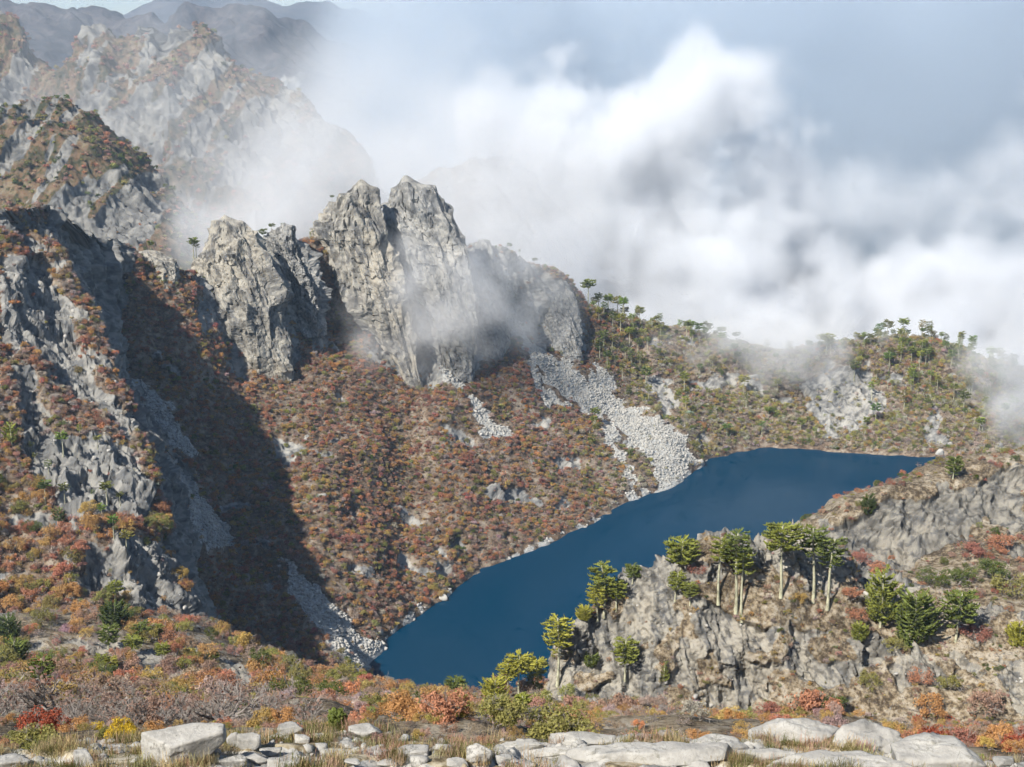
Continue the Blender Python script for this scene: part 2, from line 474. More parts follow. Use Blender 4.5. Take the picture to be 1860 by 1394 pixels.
# ------------------------------------------------------------------ the land
S = 'structure'
SHORE = [(680, 1205, 'z'), (700, 1168, 'z'), (740, 1120, 'z'), (800, 1090, 'z'), (850, 1058, 'z'), (900, 1030, 'z'), (950, 1005, 'z'),
         (1000, 985, 'z'), (1060, 955, 'z'), (1120, 935, 'z'), (1180, 913, 'z'), (1230, 888, 'z'), (1258, 862, 'z'), (1290, 836, 'z'),
         (1330, 826, 'z'), (1400, 816, 'z'), (1500, 820, 'z'), (1600, 827, 'z'), (1700, 832, 'z'), (1780, 836, 'z'), (1860, 842, 'z'), (2060, 856, 'z')]
GULLY = [(140, 560, 665), (200, 640, 652), (250, 722, 638), (300, 800, 622), (350, 900, 602), (400, 975, 590), (480, 1010, 578), (560, 1055, 564), (610, 1115, 554)]
BASE = [(140, 545, 668), (200, 600, 662), (260, 560, 675), (330, 560, 690), (400, 600, 705), (440, 640, 712), (525, 655, 725), (600, 600, 765), (660, 600, 780),
        (740, 690, 768), (800, 655, 786), (860, 645, 808), (940, 605, 852), (1000, 625, 868), (1060, 660, 876), (1120, 690, 880), (1200, 700, 886),
        (1300, 705, 898), (1450, 722, 902), (1600, 712, 902), (1720, 722, 898), (1860, 750, 900), (2060, 775, 900)]
CREST = [(140, 530, 672), (200, 520, 680), (260, 480, 700), (330, 490, 720), (420, 480, 750), (500, 450, 770), (560, 442, 782), (620, 450, 802), (700, 450, 832),
         (800, 452, 850), (860, 436, 862), (900, 446, 872), (920, 454, 878), (980, 482, 895), (1035, 512, 908), (1060, 547, 915), (1120, 567, 932),
         (1160, 585, 934), (1200, 602, 936), (1300, 617, 942), (1400, 642, 946), (1480, 632, 946), (1560, 622, 947), (1640, 618, 947), (1720, 634, 947),
         (1790, 652, 950), (1860, 672, 950), (2060, 695, 950)]
FLOOR = [(140, 660, 615), (200, 740, 600), (250, 815, 588), (300, 890, 570), (350, 985, 552), (400, 1055, 540), (480, 1105, 528), (560, 1158, 516), (610, 1205, 503), (650, 1245, 495)] + \
    [(x + 14, y + 22, Yat(y + 22, -14)) for (x, y, k) in SHORE[1:]]
rows = [('pre', -10, -130, -22), FLOOR, GULLY + SHORE, BASE, CREST, ('off', -20, 60, -45), ('off', -30, 150, -110)]
P = loft(rows, [6, 12, 215, 110, 14, 6], 780, 'px', (140, 2060), 4)
scree_polys = [
    [(945,595),(990,640),(1045,685),(1085,705),(1140,730),(1190,765),(1245,797),(1266,858),(1225,893),(1180,918),(1140,940),(1112,938),(1150,890),(1200,885),(1195,850),(1140,800),(1090,765),(1050,740),(1000,705),(965,650),(930,610)],
    [(1078,662),(1108,690),(1122,740),(1095,725),(1070,690)],
    [(845,712),(875,745),(905,760),(938,795),(905,800),(872,790),(865,760)],
    [(800,650),(835,695),(820,712),(803,680)], [(968,697),(1038,745),(1020,752),(970,715)],
    [(1090,770),(1160,870),(1150,880),(1085,790)], [(905,480),(925,500),(955,600),(930,610),(905,540)],[(958,650),(985,700),(980,712),(950,665)], [(545,775),(560,790),(556,800)],
    [(205,640),(245,690),(305,740),(360,820),(340,838),(285,790),(240,725)], [(280,835),(335,850),(400,960),(435,1005),(380,1005),(330,965),(295,880)],
    [(290,890),(420,975),(415,990),(290,915)],
    [(505,1015),(560,1056),(605,1085),(650,1150),(712,1180),(712,1198),(665,1228),(610,1195),(570,1120),(530,1060)]]
rock_polys = [[(700,420),(870,425),(1000,495),(1050,550),(1060,640),(985,640),(940,590),(890,650),(800,700),(740,705),(690,620)],
    [(1445,690),(1500,668),(1570,660),(1600,740),(1570,800),(1490,790)], [(1165,700),(1215,690),(1225,740),(1195,765)], [(1675,750),(1710,740),(1722,800),(1680,810)],
    [(335,500),(540,420),(560,640),(440,670)]]
scree = blur2(polymask(P, scree_polys, 16, 9), 1); rock = blur2(polymask(P, rock_polys, 30, 18), 2)
px_, py_ = pxpy(P)
zz = P[..., 2]
shoreline = ((zz > -3) & (zz < 1.0) & (px_ > 690) & (px_ < 1290)).astype(np.float32)
scree = np.maximum(scree, 0.9 * shoreline * (fbm(P.reshape(-1, 3) / 11, 2, 9).reshape(zz.shape) > 0.06))
patch = (fbm(P.reshape(-1, 3) / 24, 4, 77).reshape(zz.shape) > 0.5).astype(np.float32) * (zz > 4)
rock = np.maximum(rock, blur2(patch, 1) * 0.9) * (1 - scree)
SLOPE = build_land("lake_hillside", P, rock, M_slope, [(60, 5, False), (14, 1.6, False)], 6.0, 11.0, 11, {'scree': scree}, kind=S)

R3 = [(70, 374, 625), (130, 480, 590), (185, 600, 560), (255, 770, 520), (318, 930, 482), (350, 1040, 455), (368, 1160, 425), (372, 1230, 405)]
rows = [[(-320, 300, 560), (-320, 700, 460), (-320, 1240, 340)],
        [(-20, 372, 585), (0, 480, 555), (0, 620, 520), (0, 800, 475), (0, 1000, 425), (0, 1240, 365)],
        [(38, 378, 605), (80, 560, 555), (110, 700, 515), (150, 850, 475), (190, 1000, 432), (235, 1240, 385)],
        R3,
        [(150, 406, 665), (168, 500, 655), (198, 600, 646), (240, 690, 634), (298, 800, 612), (345, 930, 592), (378, 1030, 575), (420, 1140, 556), (450, 1230, 540)],
        [(245, 450, 694), (262, 520, 690), (268, 600, 684), (275, 670, 668), (340, 820, 622), (395, 930, 600), (430, 1000, 590), (490, 1080, 570), (560, 1230, 548)]]
P = loft(rows, [34, 90, 130, 150, 44], 430, 'arc', None, 4)
P = P.transpose(1, 0, 2)
back = np.stack([P[0] + np.array([0, 110, -70]) * k for k in (1.0, 0.5, 0.15)])
P = np.concatenate([back, P])
u = np.arange(P.shape[1])[None, :] + 0 * P[..., 0]
wall = ((u > 252) & (u < 440)).astype(np.float32)
spur_rock = [[(0,490),(90,500),(140,620),(180,720),(120,700),(60,640),(0,640)],[(60,800),(230,790),(290,900),(300,960),(150,930),(60,900)],[(160,1000),(330,960),(360,1140),(250,1120),(200,1060)],[(0,470),(70,470),(125,560),(150,650),(90,610),(0,590)], [(12,670),(62,680),(92,800),(60,830)], [(80,815),(200,800),(262,845),(285,930),(180,915),(90,890)],
    [(285,980),(360,1010),(365,1150),(290,1110)], [(0,380),(100,395),(90,420),(0,400)], [(150,1000),(220,1010),(215,1075),(140,1070)], [(100,640),(200,700),(250,800),(215,780)]]
rock = np.maximum(polymask(P, spur_rock, 22, 12, 5), wall)
patch = (fbm(P.reshape(-1, 3) / 20, 4, 41).reshape(rock.shape) > 0.2).astype(np.float32)
rock = blur2(np.maximum(rock, patch * 0.9), 2)
SPUR = build_land("rocky_spur_slope", P, rock, M_spur, [(50, 5, False), (12, 1.5, False)], 7.0, 12.0, 23, {'scree': rock * 0}, kind=S)
SPUR.m['wall'] = wall

rows = [('pre', 0, 120, -110), ('pre', 0, 30, -16),
        [(-320, 1120, 372), (0, 1118, 380), (200, 1108, 392), (350, 1132, 400), (450, 1182, 382), (520, 1206, 366), (600, 1234, 350), (680, 1247, 340), (760, 1266, 328),
         (850, 1272, 318), (920, 1258, 306), (1000, 1242, 296), (1060, 1262, 288), (1200, 1300, 262), (1500, 1318, 240), (2200, 1330, 235)],
        [(-320, 1195, 325), (0, 1195, 330), (200, 1215, 312), (400, 1240, 302), (600, 1262, 290), (800, 1288, 280), (1000, 1288, 272), (1200, 1312, 245), (2200, 1335, 220)],
        [(-320, 1258, 250), (0, 1258, 250), (500, 1278, 240), (800, 1300, 230), (1000, 1304, 225), (1200, 1320, 210), (2200, 1345, 190)],
        [(-320, 1285, 120), (0, 1290, 120), (500, 1302, 115), (1000, 1318, 110), (1200, 1328, 110), (1700, 1345, 105), (2200, 1370, 100)],
        [(-320, 1310, 60), (0, 1315, 60), (500, 1322, 58), (1000, 1335, 55), (1200, 1340, 55), (1700, 1362, 52), (2200, 1400, 50)],
        [(-320, 1375, 33), (0, 1362, 33), (500, 1345, 34), (1000, 1352, 33), (1200, 1348, 33), (1700, 1380, 32), (2200, 1440, 30)]]
P = loft(rows, [6, 10, 76, 66, 50, 26, 14], 520, 'px', (-320, 2200), 4)
rock = polymask(P, [[(250,1190),(290,1180),(285,1240),(240,1250)], [(415,1200),(470,1225),(455,1260),(400,1240)], [(580,1200),(640,1230),(600,1240)]], 12, 10, 7)
patch = (fbm(P.reshape(-1, 3) / 14, 4, 91).reshape(rock.shape) > 0.33).astype(np.float32)
rock = blur2(np.maximum(rock, patch), 1) * np.clip((P[..., 1] - 150) / 60, 0, 1)
NEAR = build_land("near_slope", P, rock, M_near, [(30, 2.0, False), (8, 0.7, False)], 2.0, 5.0, 31, {'scree': rock * 0}, kind=S)

rows = [('pre', 0, 110, -110), ('pre', 0, 30, -14),
        [(1420, 990, 390), (1480, 950, 395), (1530, 917, 398), (1600, 893, 402), (1680, 869, 408), (1730, 844, 412), (1800, 833, 415), (1860, 826, 418), (2100, 790, 420)],
        [(1420, 1040, 372), (1500, 1010, 376), (1600, 990, 382), (1700, 965, 388), (1860, 935, 395), (2100, 900, 400)],
        [(1420, 1090, 352), (1600, 1045, 360), (1700, 1040, 362), (1860, 1000, 368), (2100, 980, 370)],
        [(1420, 1190, 325), (1600, 1140, 328), (1860, 1150, 325), (2100, 1150, 325)]]
P = loft(rows, [6, 12, 80, 70, 60], 330, 'px', (1420, 2100), 3)
rock = polymask(P, [[(1490,950),(1560,930),(1690,900),(1860,840),(1860,940),(1760,960),(1700,1000),(1640,1035),(1560,1035),(1470,990)], [(1800,930),(1900,910),(1900,980),(1830,980)]], 26, 10, 8)
RIDGE = build_land("rocky_ridge_slope", P, blur2(rock, 1), M_ridge, [(25, 2.5, False), (7, 0.8, False)], 4.0, 8.0, 43, {'scree': rock * 0}, dip=(-0.5, -0.3, -0.8), kind=S)

rows = [('pre', 10, 90, -110), ('pre', 4, 16, -9),
        [(975, 1300, 288), (1000, 1215, 290), (1012, 1180, 291), (1060, 1120, 295), (1130, 1064, 299), (1200, 1014, 300), (1230, 998, 300), (1270, 990, 300), (1350, 977, 302), (1450, 974, 305),
         (1540, 1003, 309), (1570, 1035, 311), (1600, 1048, 312), (1660, 1064, 312), (1720, 1087, 310), (1770, 1100, 306), (1800, 1092, 303), (1860, 1112, 300), (2100, 1135, 300)],
        [(975, 1306, 285), (1012, 1215, 288), (1060, 1165, 291), (1130, 1110, 295), (1260, 1050, 295), (1400, 1040, 297), (1540, 1062, 301), (1600, 1090, 303), (1720, 1120, 302), (1860, 1150, 295), (2100, 1180, 293)],
        [(975, 1312, 282), (1060, 1235, 286), (1200, 1180, 288), (1400, 1160, 289), (1600, 1180, 293), (1860, 1225, 287), (2100, 1250, 285)],
        [(975, 1330, 274), (1100, 1335, 277), (1400, 1340, 277), (1860, 1345, 272), (2100, 1345, 270)],
        [(975, 1400, 200), (1400, 1400, 195), (2100, 1400, 190)]]
P = loft(rows, [6, 14, 60, 75, 110, 10], 640, 'px', (975, 2100), 3)
veg = [[(1240,1050),(1330,1030),(1420,1060),(1560,1080),(1640,1110),(1740,1120),(1760,1170),(1640,1170),(1480,1140),(1330,1120),(1240,1090)], [(1420,1230),(1540,1240),(1540,1310),(1400,1310)], [(1660,1060),(1760,1090),(1720,1130),(1640,1090)], [(1000,1290),(1500,1295),(1500,1340),(1000,1340)], [(1640,1260),(1800,1230),(1850,1310),(1620,1320)]]
rock = 1 - polymask(P, veg, 34, 8, 10)
patch = (fbm(P.reshape(-1, 3) / 9, 5, 61).reshape(rock.shape) > 0.16).astype(np.float32)
rock = blur2(np.clip(rock - patch * 0.9, 0, 1), 1)
rock[-11:] = 0
PROM = build_land("rock_promontory", P, rock, M_prom, [(18, 1.8, False), (5, 0.5, False)], 3.4, 6.0, 53, {'scree': rock * 0}, dip=(0.2, -0.5, -0.85), kind=S)

# the pale granite ledge the picture is taken from; it goes on under and behind the camera
EDGE = [(-700, 1372, 31), (0, 1352, 32), (250, 1348, 33), (420, 1348, 33), (540, 1330, 35), (690, 1330, 35), (725, 1350, 33), (860, 1356, 33), (1000, 1344, 33), (1200, 1336, 33), (1300, 1348, 33),
        (1500, 1352, 33), (1700, 1368, 32), (1800, 1388, 31), (1860, 1398, 30), (2600, 1430, 30)]
rows = [('pre', 0, 6, -9), ('pre', 0, 1.0, -0.6), EDGE,
        [(-700, 1400, 28.6), (0, 1385, 29.4), (500, 1372, 30), (1000, 1378, 30), (1500, 1380, 29.8), (1860, 1420, 28), (2600, 1450, 28)],
        [(-700, 1480, 25), (0, 1470, 25), (1000, 1460, 25.5), (1860, 1480, 25), (2600, 1500, 25)],
        [(-700, 1760, 15), (2600, 1760, 15)], ('off', 0, -12, 2.5), ('off', 0, -60, 22)]
P = loft(rows, [10, 8, 100, 70, 16, 8, 6], 520, 'px', (-700, 2600), 3)
f3 = P.reshape(-1, 3)
rk = fbm(f3 / 2.3, 4, 71).reshape(P.shape[:2])
px_, py_ = pxpy(P)
rock = blur2((rk > np.where(px_ > 980, -0.12, 0.1)).astype(np.float32), 1)
LEDGE = build_land("granite_ledge", P, rock, M_ledge, [(3.0, 0.14, False), (0.7, 0.04, False)], 0.42, 1.5, 83, {'scree': rock * 0}, dip=(0.3, -0.9, -0.1), kind=S)

# mountains behind
def mountain(name, rows, counts, nu, rp, seed, mat, relief, rockamp, rs, rockfn, sig=2, rf=0.0):
    P = loft(rows, counts, nu, 'px', rp, sig)
    r = rockfn(P)
    return build_land(name, P, blur2(r, 1), mat, relief, rockamp, rs, seed, {'scree': r * 0}, rockfloor=rf, kind=S)
def fallrock(P, seed, lo, sc=(60, 60, 160)):
    f = P.reshape(-1, 3)
    # ribs running down the fall line
    q = np.stack([(f[:, 0] - 0.55 * f[:, 2]) / sc[0], f[:, 1] / (sc[1] * 4), f[:, 2] / sc[2]], 1)
    n = fbm(q, 5, seed, 0.55).reshape(P.shape[:2])
    return (n > lo).astype(np.float32)
MID = mountain("mid_mountain", [('pre', -40, 220, -160), ('pre', -10, 40, -22),
    [(-320, 250, 1240), (0, 190, 1290), (50, 180, 1300), (108, 172, 1310), (150, 198, 1312), (210, 245, 1305), (270, 305, 1298), (340, 385, 1285), (420, 470, 1275), (540, 590, 1260)],
    [(-320, 420, 1120), (0, 330, 1190), (110, 300, 1215), (210, 340, 1215), (300, 400, 1210), (420, 520, 1200), (540, 630, 1190)],
    [(-320, 700, 950), (110, 560, 1040), (300, 600, 1060), (540, 720, 1100)], ('off', 0, -100, -60)],
    [6, 10, 105, 105, 6], 360, (-320, 540), 101, M_mid, [(170, 10, True), (45, 4, False), (14, 1.5, False)], 13, 30, lambda P: fallrock(P, 5, 0.08, (34, 60, 140)), 2, 0.55)
PALE_R = mountain("pale_rock_range", [('pre', -60, 300, -220), ('pre', -10, 50, -34),
    [(-320, 40, 1900), (-60, 30, 1900), (0, 20, 1900), (30, 42, 1890), (65, 92, 1880), (98, 118, 1868), (122, 96, 1875), (150, 74, 1880), (186, 55, 1882), (212, 74, 1880), (236, 48, 1890), (266, 24, 1895),
     (296, 56, 1890), (328, 40, 1900), (353, 28, 1902), (385, 42, 1900), (420, 78, 1890), (470, 125, 1880), (520, 148, 1872), (560, 168, 1862), (600, 220, 1850), (660, 300, 1840), (760, 420, 1830), (900, 560, 1820)],
    [(-320, 180, 1800), (0, 150, 1810), (150, 170, 1800), (270, 150, 1790), (360, 160, 1790), (470, 230, 1780), (600, 330, 1770), (900, 640, 1760)],
    [(-320, 330, 1680), (150, 320, 1690), (345, 270, 1690), (480, 330, 1680), (620, 430, 1670), (900, 720, 1660)],
    [(-320, 600, 1400), (200, 620, 1420), (450, 640, 1430), (900, 850, 1450)], ('off', 0, -100, -50)],
    [6, 10, 80, 70, 70, 5], 470, (-320, 900), 131, M_mid, [(240, 12, True), (20, 2, False)], 26, 52, lambda P: fallrock(P, 15, -0.03, (46, 60, 120)), 1, 0.8)
MIST_R = mountain("misty_ridge", [('pre', 0, 200, -150), ('pre', 0, 40, -20),
    [(600, 430, 1480), (700, 370, 1490), (760, 330, 1500), (800, 305, 1500), (860, 292, 1500), (930, 310, 1490), (985, 350, 1480), (1025, 395, 1475), (1080, 460, 1470), (1180, 560, 1460), (1300, 640, 1450)],
    [(600, 560, 1250), (900, 560, 1260), (1300, 760, 1250)], ('off', 0, -60, -60)],
    [6, 8, 90, 6], 220, (600, 1300), 151, M_mid, [(120, 16, True), (30, 5, False)], 10, 26, lambda P: fallrock(P, 25, 0.15, (40, 60, 140)))
FAR_A = mountain("far_range", [('pre', 0, 600, -300), ('pre', 0, 120, -40),
    [(-500, 30, 4000), (0, 24, 4000), (70, 8, 4000), (130, -2, 4000), (170, 2, 4000), (215, 28, 3980), (280, 60, 3950), (330, 34, 3900), (390, 28, 3900), (470, 36, 3900), (540, 60, 3900), (620, 98, 3900), (760, 150, 3900), (1000, 260, 3900)],
    [(-500, 220, 3200), (0, 220, 3200), (400, 230, 3150), (1000, 420, 3150)], ('off', 0, -300, -250)],
    [6, 10, 120, 6], 300, (-500, 1000), 171, M_far, [(420, 60, True), (110, 18, False)], 22, 70, lambda P: fallrock(P, 35, 0.55, (120, 200, 400)))
FAR_B = mountain("farthest_range", [('pre', 0, 900, -400),
    [(-600, 60, 7600), (100, 40, 7600), (250, 14, 7600), (345, 0, 7600), (400, 2, 7600), (520, 14, 7600), (640, 34, 7600), (800, 60, 7600), (1200, 70, 7600), (2400, 60, 7600)],
    [(-600, 260, 6200), (2400, 260, 6200)], ('off', 0, -300, -200)],
    [6, 60, 5], 240, (-600, 2400), 191, M_far, [(700, 90, True)], 30, 120, lambda P: fallrock(P, 45, 0.7, (200, 300, 600)))

# valley floor to the horizon, lake
gp = np.array([[-12000, -3000, -62], [12000, -3000, -62], [12000, 11500, -62], [-12000, 11500, -62]], float)
obj("ground", mesh_from("ground", gp, np.array([[0, 1, 2, 3]])), M_far, kind=S)
lk = np.array([[-120, 470, 0], [520, 470, 0], [520, 905, 0], [-120, 905, 0]], float)
obj("lake_water", mesh_from("lake_water", lk, np.array([[0, 1, 2, 3]])), M_water, kind=S)

# ------------------------------------------------------------------ crags standing out of the hillside
def crag(name, label, left, right, Yb, Yt, mat, seed, depth=0.75, s=15.0, amp=7.0, nv=160, nu=220, dip=(0.42, -0.25, -0.87), group="rock pinnacles above the lake"):
    L = np.array(left, float); R = np.array(right, float)
    y0 = max(L[0, 1], R[0, 1]); y1 = min(L[-1, 1], R[-1, 1])
    tt = np.linspace(0, 1, nv) ** 0.85
    py = y0 + (y1 - y0) * tt
    pl = np.interp(py, L[:, 1], L[:, 0]); pr = np.interp(py, R[:, 1], R[:, 0])
    Y = Yt + (Yb - Yt) * tt
    A = P3(pl, py, Y); B = P3(pr, py, Y)
    c = (A + B) / 2; a = np.linalg.norm(B - A, axis=1) / 2
    b = np.maximum(a * depth, 1.0)
    th = np.linspace(0, 2 * math.pi, nu, endpoint=False)
    ct, st = np.cos(th), np.sin(th)
    e = 2 / 2.15
    X = c[:, None, 0] + a[:, None] * np.sign(ct) * np.abs(ct) ** e
    YY = c[:, None, 1] + b[:, None] * np.sign(st) * np.abs(st) ** e
    Z = np.repeat(c[:, None, 2], nu, 1)
    P = np.stack([X, YY, Z], -1)
    N = normals(P, True)
    cen = c[:, None, :]
    if ((P - cen) * N).sum(-1).mean() < 0: N = -N
    f = P.reshape(-1, 3)
    rd, ck = rockdisp(f, s, seed=seed, dip=dip, squash=0.42)
    at = toneset(f, s, seed, ck)
    at = {k: np.append(v, v[:nu].mean()) for k, v in at.items()}
    d = amp * rd.reshape(nv, nu) + 1.3 * fbm(f / 22, 3, seed).reshape(nv, nu)
    d = (d + 0.05 * amp) * np.clip(a[:, None] / 11.0, 0.12, 1)
    P = P + N * d[..., None]
    top = P[0].mean(0) + np.array([0, 0, 0.8])
    V = np.concatenate([P.reshape(-1, 3), top[None]])
    k = nv * nu
    F4 = grid_faces(nv, nu, True)
    F3 = np.array([[k, i, (i + 1) % nu] for i in range(nu)])
    base = P[-1].mean(0)
    me = mesh_from(name, V - base, [F4, F3], False, at)
    o = obj(name, me, mat, loc=base, label=label, category="rock crag", group=group)
    return o
CR = {}
CR['A'] = crag("rock_pinnacle", "broad pale grey rock pinnacle with a pointed top, left of the tall twin peaks",
    [(405,392),(385,412),(362,440),(346,468),(350,512),(362,555),(400,602),(442,645),(480,690)], [(413,392),(440,403),(465,430),(484,460),(500,500),(514,545),(521,595),(525,645),(528,690)], 716, 742, M_cragw, 201)
CR['B'] = crag("rock_pinnacle", "narrow darker rock pinnacle just right of the broad pale pinnacle",
    [(512,407),(492,416),(478,440),(484,500),(505,560),(540,610)], [(520,406),(540,415),(556,442),(572,482),(584,530),(590,570),(592,610)], 752, 768, M_crag, 203, s=7)
CR['C'] = crag("rock_pinnacle", "tall tan-topped left peak of the twin rock peaks",
    [(650,327),(628,345),(596,378),(564,410),(562,430),(590,462),(612,505),(632,545),(662,592),(702,645),(742,715)], [(660,326),(684,345),(695,378),(706,440),(725,500),(745,560),(762,620),(768,665),(770,715)], 764, 796, M_cragw, 207, depth=0.7)
CR['D'] = crag("rock_pinnacle", "jagged grey right peak of the twin rock peaks, wrapped in mist",
    [(732,320),(712,340),(694,372),(692,440),(712,520),(758,600),(790,700)], [(742,319),(772,334),(792,338),(806,356),(830,386),(850,426),(866,500),(876,570),(878,640),(872,700)], 786, 815, M_crag, 211, depth=0.5)
CR['E'] = crag("rock_buttress", "grey rock buttress beside the misty ridge where the trees begin",
    [(1018,512),(992,535),(984,600),(1000,655)], [(1030,511),(1046,540),(1056,590),(1056,655)], 872, 898, M_crag, 213, s=6, nv=90, nu=120, amp=3)
CR['F'] = crag("rock_buttress", "low sunlit rock buttress between the dark cliff and the red couloir",
    [(252,455),(243,480),(248,520),(285,560)], [(285,457),(318,474),(326,500),(322,530),(328,560)], 690, 706, M_cragw, 217, s=6, nv=90, nu=120, amp=3)
CR['G'] = crag("rock_buttress", "misty rock buttress with a scree chute on its right below the ridge",
    [(868,432),(850,470),(850,560),(860,650)], [(890,436),(905,470),(915,540),(925,600),(915,650)], 818, 860, M_crag, 219, s=9, nv=100, nu=130, amp=3.5)
# ------------------------------------------------------------------ plants
def leaf_mat(name, trans=0.3, spread=0.55):
    t = NT(name)
    tint = t.attr('tint', 'INSTANCER', 0)
    var = t.attr('var')
    f = t.math('ADD', 1.0 - spread * 0.5, t.math('MULTIPLY', var, spread))
    c = t.n("ShaderNodeVectorMath", {0: tint}, operation='SCALE')
    t.link(f, c.inputs['Scale'])
    d = t.n("ShaderNodeBsdfDiffuse", {0: c.outputs[0]}); tr = t.n("ShaderNodeBsdfTranslucent", {0: c.outputs[0]})
    mx = t.n("ShaderNodeMixShader", {0: trans, 1: d.outputs[0], 2: tr.outputs[0]})
    t.link(mx.outputs[0], t.out.inputs[0])
    return t.m
def bark_mat(name, a, b, s):
    t = NT(name)
    n = t.noise(t.pos(1.0, (1, 1, 0.5)), s, 3, 0.7)
    return t.surf(t.ramp(n, [(0.35, a), (0.6, b)]), 0.95, None)
M_leaf = leaf_mat("autumn_leaves", 0.3)
M_needle = leaf_mat("scaly_evergreen_foliage", 0.12, 0.8)
M_bark = bark_mat("grey_twigs", (0.13, 0.11, 0.095), (0.27, 0.24, 0.215), 2.0)
M_trunk = bark_mat("lichened_trunk", (0.20, 0.19, 0.13), (0.46, 0.45, 0.31), 1.3)
M_dead = bark_mat("bleached_wood", (0.38, 0.36, 0.32), (0.62, 0.60, 0.54), 1.5)

def merge(parts):
    """parts: list of (V, F, var) -> V, F, var"""
    V, F, A, k = [], [], [], 0
    for v, f, a in parts:
        V.append(v); F.append(f + k); A.append(a); k += len(v)
    return np.concatenate(V), np.concatenate(F), np.concatenate(A)
def tube(path, rad, sides=4, var=0.5):
    path = np.asarray(path, float); n = len(path)
    T = np.gradient(path, axis=0); T /= np.linalg.norm(T, axis=1, keepdims=True) + 1e-9
    ref = np.array([0, 0, 1.0]) if abs(T[:, 2]).mean() < 0.8 else np.array([1.0, 0, 0])
    A = np.cross(T, ref); A /= np.linalg.norm(A, axis=1, keepdims=True) + 1e-9
    B = np.cross(T, A)
    th = np.linspace(0, 2 * math.pi, sides, endpoint=False)
    ring = A[:, None] * np.cos(th)[None, :, None] + B[:, None] * np.sin(th)[None, :, None]
    V = path[:, None] + ring * np.asarray(rad, float)[:, None, None]
    F = grid_faces(n, sides, True)
    return V.reshape(-1, 3), F, np.full(n * sides, var)
def leaves(n, centers, radii, size, r, up=0.3, fill=0.55):
    k = r.integers(0, len(centers), n)
    d = r.normal(size=(n, 3)); d[:, 2] = d[:, 2] * 0.9 + up; d /= np.linalg.norm(d, axis=1, keepdims=True)
    rad = radii[k] * (fill + (1.08 - fill) * r.random(n) ** 0.6)
    c = centers[k] + d * rad[:, None] * np.array([1, 1, 0.85])
    nrm = d + r.normal(size=(n, 3)) * 0.6; nrm /= np.linalg.norm(nrm, axis=1, keepdims=True)
    a = np.cross(nrm, r.normal(size=(n, 3))); a /= np.linalg.norm(a, axis=1, keepdims=True)
    b = np.cross(nrm, a)
    s = size * (0.6 + 0.8 * r.random(n))[:, None]
    bend = nrm * s * 0.25
    V = np.stack([c - a * s - b * s * 0.6, c + a * s * 0.3 - b * s * 0.7 + bend, c + a * s + b * s * 0.6, c - a * s * 0.3 + b * s * 0.7 + bend], 1).reshape(-1, 3)
    F = np.arange(4 * n).reshape(n, 4)
    return V, F, np.repeat(r.random(n), 4)
def lobes(r, k, w, h, z0, lr):
    a = r.random(k) * 2 * math.pi; q = np.sqrt(r.random(k)) * (w / 2 - lr * 0.7)
    z = z0 + lr * 0.6 + r.random(k) * max(h - lr * 1.4, 0.1) * (1 - 0.5 * (q / (w / 2)) ** 2)
    return np.stack([np.cos(a) * q, np.sin(a) * q * 0.95, z], 1), lr * (0.7 + 0.5 * r.random(k))
def twigs(r, levels, spread, length, rad, up=0.5, shrink=0.62, base=(0, 0, 0), n0=1):
    segs = []
    tips = [(np.array(base, float), np.array([0, 0, 1.0]), length, rad)]
    if n0 > 1:
        tips = []
        for _ in range(n0):
            d = np.array([r.normal() * 0.6, r.normal() * 0.6, 0.8]); tips.append((np.array(base, float) + r.normal(size=3) * np.array([.1, .1, 0]) * length, d / np.linalg.norm(d), length * (0.7 + 0.5 * r.random()), rad))
    for lv, nb in enumerate(levels + [0]):
        nxt = []
        for p, d, L, rd in tips:
            bend = r.normal(size=3) * 0.18
            m = p + d * L * 0.5 + bend * L * 0.3; e = p + d * L + bend * L * 0.5
            segs.append(tube([p, m, e], [rd, rd * 0.8, rd * 0.55], 3, r.random()))
            for _ in range(nb):
                q = d + r.normal(size=3) * spread; q[2] += up * 0.35; q /= np.linalg.norm(q)
                st = p + (e - p) * (0.45 + 0.55 * r.random())
                nxt.append((st, q, L * shrink * (0.7 + 0.6 * r.random()), rd * 0.55))
        tips = nxt
    return merge(segs)
HID = bpy.data.collections.new("plant_sources")
def source(name, parts, mats):
    """parts: list of (V,F,var,matindex)"""
    V, F, A = merge([p[:3] for p in parts])
    me = mesh_from(name, V, F, False, {'var': A})
    for m in mats: me.materials.append(m)
    mi = np.concatenate([np.full(len(p[1]), p[3], np.int32) for p in parts])
    me.polygons.foreach_set("material_index", mi)
    return bpy.data.objects.new(name, me)
def collection_of(name, objs):
    c = bpy.data.collections.new(name)
    for o in objs: c.objects.link(o)
    return c
def leafy(seed, n, size, w=5.2, h=4.0, z0=1.0, k=8, lr=1.35, tw=True, fill=0.55):
    r = np.random.default_rng(seed)
    c, rad = lobes(r, k, w, h, z0, lr)
    parts = [leaves(n, c, rad, size, r, fill=fill) + (0,)]
    if tw: parts.append(twigs(r, [4, 3], 0.75, 2.0, 0.13, n0=2) + (1,))
    return parts
far_leafy = [source("src_leafy_%d" % i, leafy(300 + i, 420, 0.22, w=4.8 + 0.7 * (i % 3), h=2.9 + 0.6 * (i % 2), z0=0.3, k=12 + 2 * (i % 4), lr=0.95, fill=0.3), [M_leaf, M_bark]) for i in range(5)]
far_leafy += [source("src_sparse_%d" % i, [leaves(150, *lobes(np.random.default_rng(330 + i), 10, 5.0, 3.4, 0.6, 1.1), 0.19, np.random.default_rng(340 + i)) + (0,),
              twigs(np.random.default_rng(350 + i), [4, 4, 3], 0.6, 1.7, 0.12, n0=3) + (1,)], [M_leaf, M_bark]) for i in range(3)]
